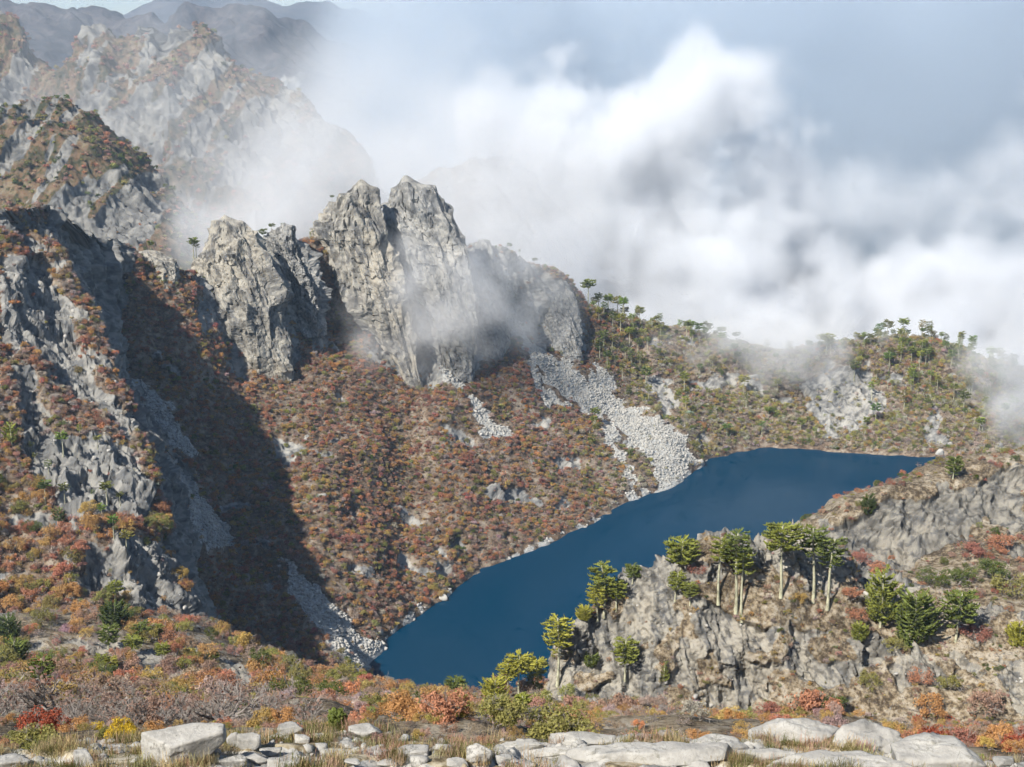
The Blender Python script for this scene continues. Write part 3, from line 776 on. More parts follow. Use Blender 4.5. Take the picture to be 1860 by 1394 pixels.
C_far = collection_of("autumn_sources", far_leafy)
snag = [source("src_white_%d" % i, [leaves(40, *lobes(np.random.default_rng(630 + i), 8, 4.6, 3.6, 1.0, 1.2), 0.26, np.random.default_rng(640 + i)) + (0,),
        twigs(np.random.default_rng(650 + i), [3, 4, 3], 0.6, 2.0, 0.14, n0=2) + (1,)], [M_leaf, M_dead]) for i in range(2)]
C_rim = collection_of("far_shore_sources", far_leafy + snag)
near_leafy = [source("src_near_leafy_%d" % i, leafy(400 + i, 1500, 0.112, w=4.8 + 0.5 * i, h=3.2 + 0.4 * (i % 3), z0=0.5, k=17 + 3 * i, lr=0.85, fill=0.3), [M_leaf, M_bark]) for i in range(4)]
near_bare = [source("src_near_bare_%d" % i, [leaves(70, *lobes(np.random.default_rng(430 + i), 12, 4.2, 3.0, 0.6, 0.9), 0.10, np.random.default_rng(440 + i)) + (0,),
             twigs(np.random.default_rng(450 + i), [5, 4, 4], 0.62, 1.45, 0.075, n0=4) + (1,)], [M_leaf, M_bark]) for i in range(3)]
C_near = collection_of("near_sources", near_leafy + near_bare)
tiny = [source("src_bush_%d" % i, leafy(500 + i, 70, 0.6, w=6, h=4, k=5, lr=1.7, tw=False), [M_leaf]) for i in range(3)]
C_tiny = collection_of("bush_sources", tiny)

def gn_scatter(name, pts, size, rot, variant, tint, coll, **props):
    me = bpy.data.meshes.new(name)
    n = len(pts)
    me.vertices.add(n); me.vertices.foreach_set("co", np.asarray(pts, np.float32).ravel())
    def put(k, typ, arr, key):
        a = me.attributes.new(k, typ, 'POINT'); a.data.foreach_set(key, arr.ravel())
    put('size', 'FLOAT_VECTOR', np.asarray(size, np.float32), 'vector'); put('rot', 'FLOAT_VECTOR', np.asarray(rot, np.float32), 'vector')
    put('variant', 'INT', np.asarray(variant, np.int32), 'value'); put('tint', 'FLOAT_VECTOR', np.asarray(tint, np.float32), 'vector')
    o = obj(name, me, **props)
    ng = bpy.data.node_groups.new(name + "_scatter", 'GeometryNodeTree')
    ng.interface.new_socket("Geometry", in_out='INPUT', socket_type='NodeSocketGeometry')
    ng.interface.new_socket("Geometry", in_out='OUTPUT', socket_type='NodeSocketGeometry')
    N = ng.nodes.new
    gi, go, ci, ip = N("NodeGroupInput"), N("NodeGroupOutput"), N("GeometryNodeCollectionInfo"), N("GeometryNodeInstanceOnPoints")
    ci.inputs['Collection'].default_value = coll
    ci.inputs['Separate Children'].default_value = True; ci.inputs['Reset Children'].default_value = True
    ip.inputs['Pick Instance'].default_value = True
    def na(k, typ):
        q = N("GeometryNodeInputNamedAttribute"); q.data_type = typ; q.inputs['Name'].default_value = k
        return q.outputs[0]
    L = ng.links.new
    L(gi.outputs[0], ip.inputs['Points']); L(ci.outputs[0], ip.inputs['Instance'])
    L(na('variant', 'INT'), ip.inputs['Instance Index']); L(na('rot', 'FLOAT_VECTOR'), ip.inputs['Rotation']); L(na('size', 'FLOAT_VECTOR'), ip.inputs['Scale'])
    L(ip.outputs[0], go.inputs[0])
    md = o.modifiers.new("scatter", 'NODES'); md.node_group = ng
    return o
TINT = {'rust': (0.43, 0.21, 0.125), 'brick': (0.34, 0.155, 0.115), 'orange': (0.47, 0.26, 0.11), 'ochre': (0.43, 0.30, 0.11), 'olive': (0.27, 0.25, 0.085),
        'brown': (0.37, 0.24, 0.175), 'grey': (0.42, 0.34, 0.295), 'green': (0.115, 0.14, 0.04), 'dark': (0.055, 0.07, 0.026), 'yellow': (0.55, 0.39, 0.045), 'red': (0.34, 0.095, 0.055),
        'lime': (0.36, 0.34, 0.11), 'straw_grey': (0.42, 0.38, 0.29)}
def pick(n, probs, P=None, seed=0):
    names = list(probs); p = np.array([probs[k] for k in names], float); p /= p.sum()
    if P is None: k = rng.choice(len(names), n, p=p)
    else:   # neighbouring plants of a patch lean to one colour
        f = fbm(np.asarray(P) / 16.0, 3, seed) * 0.5 + rng.normal(size=n) * 0.34
        order = np.argsort(np.argsort(f)) / max(n - 1, 1)
        k = np.searchsorted(np.cumsum(p), order * 0.9999)
    T = np.array([TINT[names[i]] for i in k]) * (0.8 + 0.4 * rng.random((n, 1))) * (1 + rng.normal(size=(n, 3)) * 0.06)
    return np.clip(T, 0.01, 0.9), [names[i] for i in k]
def scatter(name, land, w, n, smin, smax, coll, nvar, probs, label, cat, seed, hscale=(0.75, 1.15), sink=0.25, vprob=None):
    p, i, j = land.sample(n, w)
    s = smin + (smax - smin) * rng.random(n) ** 1.5
    size = np.stack([s, s * (0.9 + 0.2 * rng.random(n)), s * (hscale[0] + (hscale[1] - hscale[0]) * rng.random(n))], 1)
    p[:, 2] -= sink * s
    rot = np.stack([rng.normal(size=n) * 0.1, rng.normal(size=n) * 0.1, rng.random(n) * 6.28], 1)
    v = rng.integers(0, nvar, n) if vprob is None else rng.choice(nvar, n, p=np.array(vprob) / sum(vprob))
    T, _ = pick(n, probs, p, seed)
    return gn_scatter(name, p, size, rot, v, T, coll, kind='stuff', label=label, category=cat)
AUT = {'brick': 1.0, 'rust': 2.2, 'brown': 2.1, 'grey': 1.0, 'orange': 1.5, 'ochre': 1.3, 'olive': 1.2, 'green': 0.35}
RIMW = {'straw_grey': 2.2, 'grey': 0.9, 'ochre': 1.6, 'lime': 2.4, 'olive': 2.0, 'green': 1.2, 'rust': 0.35}
# hillside over the lake
z_ = SLOPE.P[..., 2]; vis = (z_ > 1.2)
free = vis * (1 - np.clip(blur2(SLOPE.m['scree'], 3) * 2.2, 0, 0.985)) * (1 - np.clip(SLOPE.m['rock'] * 1.25, 0, 0.93))
left = (SLOPE.px < 1130); edge = np.clip((SLOPE.px - 1050) / 120, 0, 1)
behind = (np.arange(z_.shape[0])[:, None] > 10 + 14 + 250 + 130 + 10)
scatter("autumn_forest", SLOPE, free * (1 - edge) * ~behind, 19000, 0.27, 0.88, C_far, 8, AUT, "rust, red and ochre autumn woodland covering the slope above the lake", "woodland", 1, vprob=[3, 3, 3, 3, 3, 1.6, 1.6, 1.6])
scatter("autumn_underwood", SLOPE, free * (1 - edge) * ~behind, 13000, 0.16, 0.45, C_far, 8, {'brown': 3, 'grey': 2.2, 'ochre': 1, 'rust': 1.4, 'brick': 0.6, 'olive': 0.9}, "low brown and grey underwood between the autumn trees of the slope", "underwood", 21)
scatter("far_shore_thicket", SLOPE, free * edge * ~behind, 13000, 0.4, 1.05, C_rim, 10, RIMW, "grey, brown and olive thicket between the trunks on the far shore", "thicket", 2, vprob=[2, 2, 2, 2, 2, 3, 3, 3, 2, 2])
# spur
fr = (1 - np.clip(SPUR.m['rock'] * 1.2, 0, 0.985)) * (1 - SPUR.m['wall'] * 0.97)
scatter("spur_thicket", SPUR, fr, 8500, 0.3, 0.8, C_far, 8, {'brick': 0.9, 'rust': 1.5, 'brown': 2.2, 'grey': 2.4, 'orange': 1.0, 'ochre': 0.9, 'olive': 0.9}, "red brown and grey brushwood on the rocky left spur", "thicket", 3, vprob=[2, 2, 2, 2, 2, 2, 2, 2])
# near slope
fn_ = (1 - NEAR.m['rock'] * 0.9) * (NEAR.P[..., 1] > 125) * (NEAR.px < 1300)
scatter("near_brushwood", NEAR, fn_, 3200, 0.4, 0.95, C_near, 7, {'orange': 0.7, 'rust': 1.1, 'brown': 2.0, 'grey': 1.9, 'ochre': 1.0, 'olive': 1.5}, "low mixed autumn brushwood covering the near slope", "brushwood", 4)
scatter("ledge_edge_brush", NEAR, (NEAR.P[..., 1] > 54) * (NEAR.P[..., 1] < 235) * (1 + 2 * (NEAR.px > 1000)), 5200, 0.10, 0.36, C_near, 7, {'brown': 2, 'olive': 1.4, 'rust': 1.4, 'ochre': 1.2, 'grey': 1.6, 'orange': 0.8}, "low scrub covering the slope just below the ledge", "scrub", 24)
scatter("ledge_foot_scrub", NEAR, (NEAR.P[..., 1] > 33.2) * (NEAR.P[..., 1] < 60) * 1.0, 1300, 0.05, 0.13, C_near, 7, {'brown': 2, 'olive': 1.8, 'rust': 1.4, 'ochre': 1.4, 'grey': 1.2, 'orange': 0.8}, "ankle-high scrub along the foot of the ledge", "scrub", 25)
# promontory, ridge
fp = np.clip(1.05 - PROM.m['rock'], 0.03, 1) * (PROM.P[..., 1] > 240)
scatter("promontory_scrub", PROM, fp, 8000, 0.06, 0.34, C_near, 7, {'brown': 2, 'olive': 1.6, 'rust': 1.2, 'ochre': 1.2, 'grey': 1.6, 'green': 0.6}, "low brown and olive scrub in the cracks of the promontory", "scrub", 5)
fg = np.clip(1.04 - RIDGE.m['rock'], 0.03, 1)
scatter("ridge_scrub", RIDGE, fg, 2600, 0.15, 0.6, C_near, 7, {'brick': 1.5, 'rust': 1.5, 'brown': 1.6, 'olive': 1.5, 'green': 1.3}, "red and green scrub on the dark rocky ridge", "scrub", 6)
# distant mountains
scatter("mountain_scrub", MID, 1.03 - MID.m['rock'], 3800, 0.5, 1.2, C_tiny, 3, {'green': 1.4, 'dark': 1.2, 'olive': 1.5, 'brown': 2.2, 'rust': 0.9}, "dark green and brown scrub on the mid mountain", "scrub", 7)
scatter("range_scrub", PALE_R, 1.0 - PALE_R.m['rock'] * 0.98, 4200, 0.7, 1.6, C_tiny, 3, {'dark': 0.7, 'brown': 2.4, 'brick': 1.2, 'olive': 0.5}, "brown scrub on the pale rock range", "scrub", 8)

# ---- broadleaf autumn trees one can pick out: the nearest ones, each a tree with trunk and crown
def split_mesh(src, name):
    out = []
    me = src.data
    nv = len(me.vertices); V = np.empty(nv * 3, np.float32); me.vertices.foreach_get("co", V); V = V.reshape(-1, 3)
    va = np.empty(nv, np.float32); me.attributes['var'].data.foreach_get("value", va)
    F = np.empty(len(me.loops), np.int32); me.loops.foreach_get("vertex_index", F); F = F.reshape(-1, 4)
    mi = np.empty(len(me.polygons), np.int32); me.polygons.foreach_get("material_index", mi)
    for k, m in ((0, M_leaf), (1, M_bark)):
        f = F[mi == k]
        u, inv = np.unique(f, return_inverse=True)
        q = mesh_from(name + ("_crown", "_stem")[k], V[u], inv.reshape(-1, 4), False, {'var': va[u]})
        q.materials.append(m); out.append(q)
    return out
near_split = [split_mesh(s, "autumn_tree") for s in near_leafy]
bare_split = [split_mesh(s, "bare_shrub") for s in near_bare]
def broadleaf(name, label, cat, loc, s, hs, tint, kind, group, stem='trunk', rz=None):
    root = thing(name, label, cat, loc, group, rng.random() * 6.28 if rz is None else rz, (s, s, s * hs))
    cm, tm = kind
    c = obj("crown", cm, parent=root); c['tint'] = tuple(float(x) for x in tint)
    obj(stem, tm, parent=root)
    return root
cname = {'rust': 'rust-red', 'brick': 'dark red', 'orange': 'orange', 'ochre': 'ochre', 'olive': 'olive', 'brown': 'brown', 'grey': 'greyish brown', 'green': 'green', 'dark': 'dark green', 'yellow': 'yellow', 'red': 'red'}
w_ = fn_ * (NEAR.py < 1285) * (NEAR.P[..., 1] > 215) * (np.arange(NEAR.P.shape[0])[:, None] > 16) * (NEAR.px > -60)
pp, _, _ = NEAR.sample(230, w_)
TT, nm = pick(230, {'orange': 1.0, 'rust': 1.1, 'ochre': 1.4, 'brown': 1.9, 'olive': 1.7, 'green': 0.9}, pp, 12)
ppx, ppy = pxpy(pp)
for k in range(230):
    zone = ("at the left picture edge" if ppx[k] < 110 else "under the rocky spur" if ppx[k] < 300 else "below the shaded rock foot" if ppx[k] < 460 else "before the gully scree" if ppx[k] < 690 else "before the lake's near tip" if ppx[k] < 880 else "at the promontory's foot")
    row_ = "upper" if ppy[k] < 1195 else "lower"
    sz = 0.75 + 0.75 * rng.random() ** 1.5
    broadleaf("autumn_tree", "%s %s autumn tree %s, %s near slope" % ("large" if sz > 1.1 else "small" if sz < 0.88 else "medium", cname[nm[k]], zone, row_), "tree", pp[k] - np.array([0, 0, 0.3]), sz, 0.85 + 0.4 * rng.random(), TT[k], near_split[k % 4], "autumn trees on the near slope")
w_ = fr * (SPUR.py > 880) * (SPUR.py < 1130) * (SPUR.px > -40) * (SPUR.px < 345) * (1 - SPUR.m['wall'])
pp, _, _ = SPUR.sample(70, w_)
TT, nm = pick(70, {'orange': 2.2, 'rust': 1.5, 'ochre': 1.8, 'olive': 1.5, 'green': 0.6}, pp, 13)
spx, spy = pxpy(pp)
for k in range(70):
    sz = 0.9 + 0.6 * rng.random()
    wh = "left" if spx[k] < 110 else "middle" if spx[k] < 230 else "right"
    broadleaf("autumn_tree", "%s %s autumn tree on the spur's lower %s flank, %s part" % ("large" if sz > 1.2 else "small", cname[nm[k]], wh, "upper" if spy[k] < 1000 else "bottom"), "tree", pp[k] - np.array([0, 0, 0.3]), sz, 0.9 + 0.4 * rng.random(), TT[k], near_split[k % 4], "autumn trees low on the spur")

# ---- monkey puzzle trees
def monkey_puzzle(h, w, cfrac, seed, detail=1.0, style='umbrella', lean=0.03):
    r = np.random.default_rng(seed)
    R = w / 2; chh = h * cfrac
    sides = 7 if detail > 0.6 else 5
    zt = np.linspace(0, 1, 7)
    bx, by = r.normal() * lean * h, r.normal() * lean * h
    path = np.stack([bx * zt ** 2 + 0.01 * h * np.sin(zt * 5 + r.random() * 6), by * zt ** 2, zt * (h - 0.06 * chh)], 1)
    r0 = min(0.015 * h, 0.042 * w) + 0.06
    rad = r0 * (1.15 - 0.55 * zt); rad[0] *= 1.35
    trunk = tube(path, rad, sides)
    def trunk_at(z):
        q = z / (h - 0.06 * chh)
        return np.array([np.interp(q, zt, path[:, k]) for k in range(3)])
    nb = int((58 if detail > 0.6 else 26) * (0.7 + 0.5 * cfrac + 0.3 * (style == 'bushy')))
    ns = 5 if detail > 0.6 else 3
    parts, dead = [], []
    ft = 0.019 * w if detail > 0.6 else 0.036 * w
    ft = max(ft, 0.05)
    for b in range(nb):
        f = (b + r.random()) / nb
        z = h - chh * (0.08 + 0.88 * f ** (1.1 if style == 'umbrella' else 0.9) + 0.06 * r.normal())
        if style == 'umbrella': L = R * (0.5 + 0.52 * math.sin(math.pi * min(1, 0.2 + 0.6 * f))) * (0.78 + 0.34 * r.random())
        elif style == 'cone': L = R * (0.12 + 0.9 * f) * (0.85 + 0.25 * r.random())
        else: L = R * (0.35 + 0.75 * math.sin(math.pi * (0.12 + 0.68 * f))) * (0.8 + 0.35 * r.random())
        az = b * 2.399 + r.normal() * 0.25
        out = np.array([math.cos(az), math.sin(az), 0])
        slope = 0.75 - 1.0 * f + r.normal() * 0.1
        up = 0.15 + 0.35 * f + 0.1 * r.random()
        base = trunk_at(max(z - 0.1 * L, 0.1 * h))
        t_ = np.linspace(0, 1, ns + 1)
        if style == 'umbrella': rise = (0.52 - 0.62 * f) * t_ - (0.5 - 0.4 * f) * t_ ** 2 - 0.2 * f * np.sin(math.pi * t_) + (0.06 + 0.16 * r.random()) * t_ ** 3
        else: rise = slope * 0.6 * t_ - 0.35 * np.sin(math.pi * t_) * f + up * t_ ** 3
        pth = base + out * (L * t_)[:, None] + np.array([0, 0, 1.0]) * (L * rise)[:, None]
        parts.append(tube(pth, ft * (0.35 + 1.0 * np.minimum(1, t_ * 2.2)) * np.where(t_ > 0.98, 0.5, 1), 4 if detail > 0.6 else 3, r.random()))
        nbl = 12 if detail > 0.6 else 5
        side = np.array([-math.sin(az), math.cos(az), 0])
        for q in range(nbl):
            tq = 0.34 + 0.64 * (q + r.random()) / nbl
            st = np.array([np.interp(tq, t_, pth[:, k]) for k in range(3)])
            sg = 1 if q % 2 else -1
            d = side * sg * (0.9 * r.random() + 0.15) + out * (0.3 + 0.5 * r.random()) + np.array([0, 0, 0.85 * r.random() - 0.15])
            d /= np.linalg.norm(d)
            l = L * (0.17 + 0.16 * r.random()) * (1.25 - 0.5 * tq)
            e = st + d * l; m = st + d * l * 0.55 - np.array([0, 0, 0.06 * l])
            e = e + np.array([0, 0, 0.12 * l])
            if detail > 0.6: parts.append(tube([st, m, e], [ft * 0.8, ft * 1.0, ft * 0.35], 3, r.random()))
            else: parts.append(tube([st, e], [ft * 1.15, ft * 0.75], 3, r.random()))
    if detail > 0.6 and style != 'cone':
        for b in range(7):
            z = h - chh * (0.95 + 0.35 * r.random()); az = r.random() * 6.28
            if z < 0.15 * h: continue
            base = trunk_at(z); L = R * (0.25 + 0.45 * r.random())
            o_ = np.array([math.cos(az), math.sin(az), -0.15])
            dead.append(tube([base, base + o_ * L * 0.5, base + o_ * L + np.array([0, 0, 0.15 * L])], [0.06, 0.05, 0.025], 3))
    def mk(nm, pl, sm, mat):
        V, F, A = merge(pl)
        me = mesh_from(nm, V, F, sm, {'var': A}); me.materials.append(mat)
        return me
    return mk("trunk", [trunk], True, M_trunk), mk("crown", parts, False, M_needle), (mk("dead_branches", dead, True, M_dead) if dead else None)
def plant(name, label, loc, meshes, group, tint, scale=None, rz=0.0):
    root = thing(name, label, "tree", loc, group, rz, scale)
    obj("trunk", meshes[0], parent=root)
    c = obj("crown", meshes[1], parent=root); c['tint'] = tint
    if meshes[2] is not None: obj("dead_branches", meshes[2], parent=root)
    return root
G_LIT = (0.19, 0.205, 0.045); G_MID = (0.125, 0.15, 0.04); G_YEL = (0.29, 0.275, 0.05); G_DRK = (0.07, 0.092, 0.03)
def size_at(p, dpx):
    d = p - CAM; t_ = d[1] * CP - d[2] * SP
    return dpx * t_ / FPX
GP = "monkey puzzle trees on and around the promontory"
NEARTREES = [  # land, base px, base py, top py, crown width px, crown fraction, style, tint, label
 (PROM, 1011, 1244, 1115, 54, 0.42, 'umbrella', G_YEL, "tall two-tiered monkey puzzle tree at the promontory's left foot beside the lake"),
 (PROM, 1019, 1180, 1142, 30, 0.5, 'umbrella', G_LIT, "small monkey puzzle tree right behind the tall two-tiered one"),
 (NEAR, 976, 1238, 1191, 40, 0.5, 'umbrella', G_YEL, "short monkey puzzle tree left of the tall two-tiered one, against the lake"),
 (NEAR, 940, 1262, 1187, 56, 0.34, 'umbrella', G_YEL, "wide flat-topped monkey puzzle tree standing in front of the lake's near end"),
 (NEAR, 922, 1266, 1198, 40, 0.4, 'umbrella', G_YEL, "monkey puzzle tree leaning against the wide flat-topped one on its left"),
 (NEAR, 948, 1296, 1256, 32, 0.55, 'umbrella', G_LIT, "small bright monkey puzzle tree below the wide flat-topped one"),
 (NEAR, 897, 1282, 1228, 44, 0.7, 'bushy', G_YEL, "bushy yellow-green monkey puzzle tree left of the wide flat-topped one"),
 (NEAR, 905, 1300, 1262, 34, 0.7, 'bushy', G_LIT, "low bushy monkey puzzle tree below the bushy yellow-green one"),
 (NEAR, 775, 1294, 1265, 33, 0.5, 'umbrella', G_LIT, "small monkey puzzle tree among shrubs under the lake's near tip"),
 (NEAR, 826, 1262, 1230, 40, 0.6, 'umbrella', G_MID, "rounded monkey puzzle tree touching the lake's lowest corner"),
 (NEAR, 834, 1300, 1258, 34, 0.75, 'bushy', G_LIT, "bushy monkey puzzle tree with hanging branches right below the lake's corner"),
 (NEAR, 612, 1322, 1275, 28, 0.7, 'bushy', G_MID, "slim monkey puzzle tree rising just behind the stony ledge"),
 (PROM, 1083, 1128, 1064, 37, 0.45, 'umbrella', G_YEL, "yellow-green monkey puzzle tree leftmost of the cluster on the promontory's lake edge"),
 (PROM, 1100, 1120, 1020, 50, 0.5, 'umbrella', G_LIT, "tall monkey puzzle tree with a bare crooked tip in the lake-edge cluster"),
 (PROM, 1121, 1108, 1053, 40, 0.45, 'umbrella', G_LIT, "crooked monkey puzzle tree rightmost of the lake-edge cluster"),
 (PROM, 1147, 1058, 1022, 30, 0.5, 'umbrella', G_MID, "single small monkey puzzle tree against the lake above the lake-edge cluster"),
 (PROM, 1060, 1122, 1100, 28, 0.8, 'bushy', G_YEL, "low rounded monkey puzzle sapling left of the lake-edge cluster"),
 (PROM, 1136, 1234, 1155, 46, 0.5, 'umbrella', G_LIT, "lone monkey puzzle tree half way down the promontory's rocky face"),
 (PROM, 1208, 1232, 1196, 22, 0.95, 'cone', G_LIT, "small cone-shaped young monkey puzzle tree on the promontory's rocky face"),
 (PROM, 1225, 1090, 1036, 34, 0.5, 'umbrella', G_LIT, "grey-stemmed monkey puzzle tree left of its shorter twin below the crest"),
 (PROM, 1253, 1096, 1054, 29, 0.5, 'umbrella', G_LIT, "shorter twin monkey puzzle tree below the promontory crest"),
 (PROM, 1237, 1036, 983, 62, 0.6, 'umbrella', G_LIT, "broad low monkey puzzle tree at the left end of the promontory crest"),
 (PROM, 1306, 1100, 981, 42, 0.3, 'umbrella', G_LIT, "slender monkey puzzle tree with a long pale trunk, left of the tall pair"),
 (PROM, 1337, 1112, 962, 50, 0.26, 'umbrella', G_MID, "tallest back tree of the pair of monkey puzzles with a leafy skirt"),
 (PROM, 1347, 1132, 998, 42, 0.3, 'umbrella', G_LIT, "front tree of the pair of monkey puzzles, with leafy skirt half way up"),
 (PROM, 1419, 1083, 947, 70, 0.30, 'umbrella', G_LIT, "monkey puzzle tree with the widest umbrella crown on the promontory crest"),
 (PROM, 1477, 1092, 953, 56, 0.32, 'umbrella', G_MID, "tall straight monkey puzzle tree right of the widest umbrella crown"),
 (PROM, 1503, 1105, 973, 48, 0.34, 'umbrella', G_MID, "rightmost of the three tall monkey puzzle trees on the crest"),
 (PROM, 1599, 1136, 1038, 58, 0.8, 'bushy', G_LIT, "monkey puzzle tree branched nearly to its base beside pale rocks"),
 (PROM, 1662, 1160, 1078, 76, 0.9, 'bushy', G_MID, "wide dark bushy monkey puzzle tree reaching to the ground"),
 (PROM, 1736, 1162, 1067, 64, 0.55, 'umbrella', G_MID, "leaning monkey puzzle tree right of the wide dark bushy one"),
 (PROM, 1852, 1165, 1134, 44, 0.9, 'bushy', G_YEL, "yellow-green low monkey puzzle tree at the right picture edge"),
 (PROM, 1562, 1160, 1130, 30, 0.9, 'bushy', G_LIT, "small bushy monkey puzzle sapling between the crest trio and the branched tree"),
 (PROM, 1076, 1205, 1185, 26, 0.9, 'bushy', G_MID, "low dark monkey puzzle sapling on the rock above the near end of the lake"),
 (RIDGE, 1731, 868, 828, 32, 0.6, 'umbrella', G_MID, "lone monkey puzzle tree on the edge of the dark ridge by the lake"),
 (RIDGE, 1577, 935, 902, 26, 0.95, 'bushy', G_DRK, "dark monkey puzzle sapling lower down the dark ridge"),
 (NEAR, 80, 1262, 1187, 46, 0.42, 'umbrella', G_MID, "tallest monkey puzzle tree at the left of the near slope"),
 (NEAR, 58, 1240, 1205, 34, 0.8, 'bushy', G_DRK, "dark monkey puzzle tree just behind the tallest one on the near slope"),
 (NEAR, 15, 1165, 1120, 40, 0.8, 'bushy', G_DRK, "dark bushy monkey puzzle tree at the left picture edge, upper one"),
 (NEAR, 30, 1208, 1160, 46, 0.75, 'bushy', G_MID, "round bushy monkey puzzle tree at the left picture edge, lower one"),
 (SPUR, 211, 1096, 1053, 30, 0.4, 'umbrella', G_LIT, "monkey puzzle tree with a bright pale trunk at the foot of the spur"),
 (NEAR, 210, 1135, 1095, 46, 0.85, 'bushy', G_DRK, "dense round monkey puzzle tree just below the one with the bright pale trunk"),
 (NEAR, 197, 1175, 1133, 40, 0.6, 'umbrella', G_MID, "monkey puzzle tree in the middle of the near slope, upper left of its cluster"),
 (NEAR, 240, 1187, 1155, 36, 0.5, 'umbrella', G_LIT, "monkey puzzle tree in the near-slope cluster with a pinkish trunk"),
 (NEAR, 183, 1218, 1185, 26, 0.5, 'umbrella', G_LIT, "left one of two slim monkey puzzle trees low in the near-slope cluster"),
 (NEAR, 203, 1220, 1190, 28, 0.45, 'umbrella', G_YEL, "right one of two slim monkey puzzle trees low in the near-slope cluster"),
 (NEAR, 295, 1200, 1166, 28, 0.5, 'umbrella', G_LIT, "monkey puzzle tree standing alone right of the near-slope cluster"),
 (NEAR, 348, 1200, 1175, 22, 0.5, 'umbrella', G_LIT, "left one of the two small monkey puzzle trees under the shaded rock"),
 (NEAR, 384, 1203, 1180, 24, 0.5, 'umbrella', G_LIT, "right one of the two small monkey puzzle trees under the shaded rock"),
 (NEAR, 255, 1160, 1128, 34, 0.7, 'umbrella', G_MID, "broad monkey puzzle tree above the near-slope cluster"),
 (NEAR, 287, 1155, 1130, 28, 0.5, 'umbrella', G_LIT, "monkey puzzle tree below the rock foot of the spur, second from right"),
 (NEAR, 318, 1158, 1136, 18, 0.5, 'umbrella', G_YEL, "small yellow-green monkey puzzle tree below the rock foot of the spur"),
 (NEAR, 128, 1222, 1195, 26, 0.6, 'umbrella', G_LIT, "small monkey puzzle tree right of the tallest one on the near slope"),
 (NEAR, 362, 1255, 1232, 20, 0.6, 'umbrella', G_MID, "dark little monkey puzzle tree above the bare shrubs"),
]
for k, (land, bx, by, ty, cw, cf, st, ti, lb) in enumerate(NEARTREES):
    p = land.at(bx, by)
    h = size_at(p, by - ty) / math.cos(PITCH + 0.11); w = size_at(p, cw) * 1.02
    plant("monkey_puzzle_tree", lb, p - np.array([0, 0, 0.25]), monkey_puzzle(h, w, cf, 700 + k, 1.0, st), GP if land in (PROM, RIDGE) else "monkey puzzle trees on the near slope", ti)
# leafy skirt half way up the front tree of the pair
q = PROM.at(1347, 1132)
# far ones share a few shapes
FARM = [monkey_puzzle(10, w, cf, 800 + i, 0.3, st) for i, (w, cf, st) in enumerate([(5.2, 0.22, 'umbrella'), (6.0, 0.3, 'umbrella'), (4.4, 0.35, 'umbrella'), (6.4, 0.2, 'umbrella'), (5.5, 0.75, 'bushy'), (4.5, 0.5, 'umbrella')])]
def far_tree(land, bx, by, ty, label, group, kind=None, tint=None, wide=1.0):
    p = land.at(bx, by)
    h = size_at(p, by - ty) / math.cos(PITCH); s = h / 10.0
    k = rng.integers(0, 6) if kind is None else kind
    sw = s * wide * (0.85 + 0.35 * rng.random())
    ti = tint or (G_MID if rng.random() < 0.6 else G_LIT)
    return plant("monkey_puzzle_tree", label, p - np.array([0, 0, 0.4]), FARM[k], group, tuple(x * (0.8 + 0.4 * rng.random()) for x in ti), (sw, sw, s), rng.random() * 6.28)
G2 = "monkey puzzle trees along the far ridge"
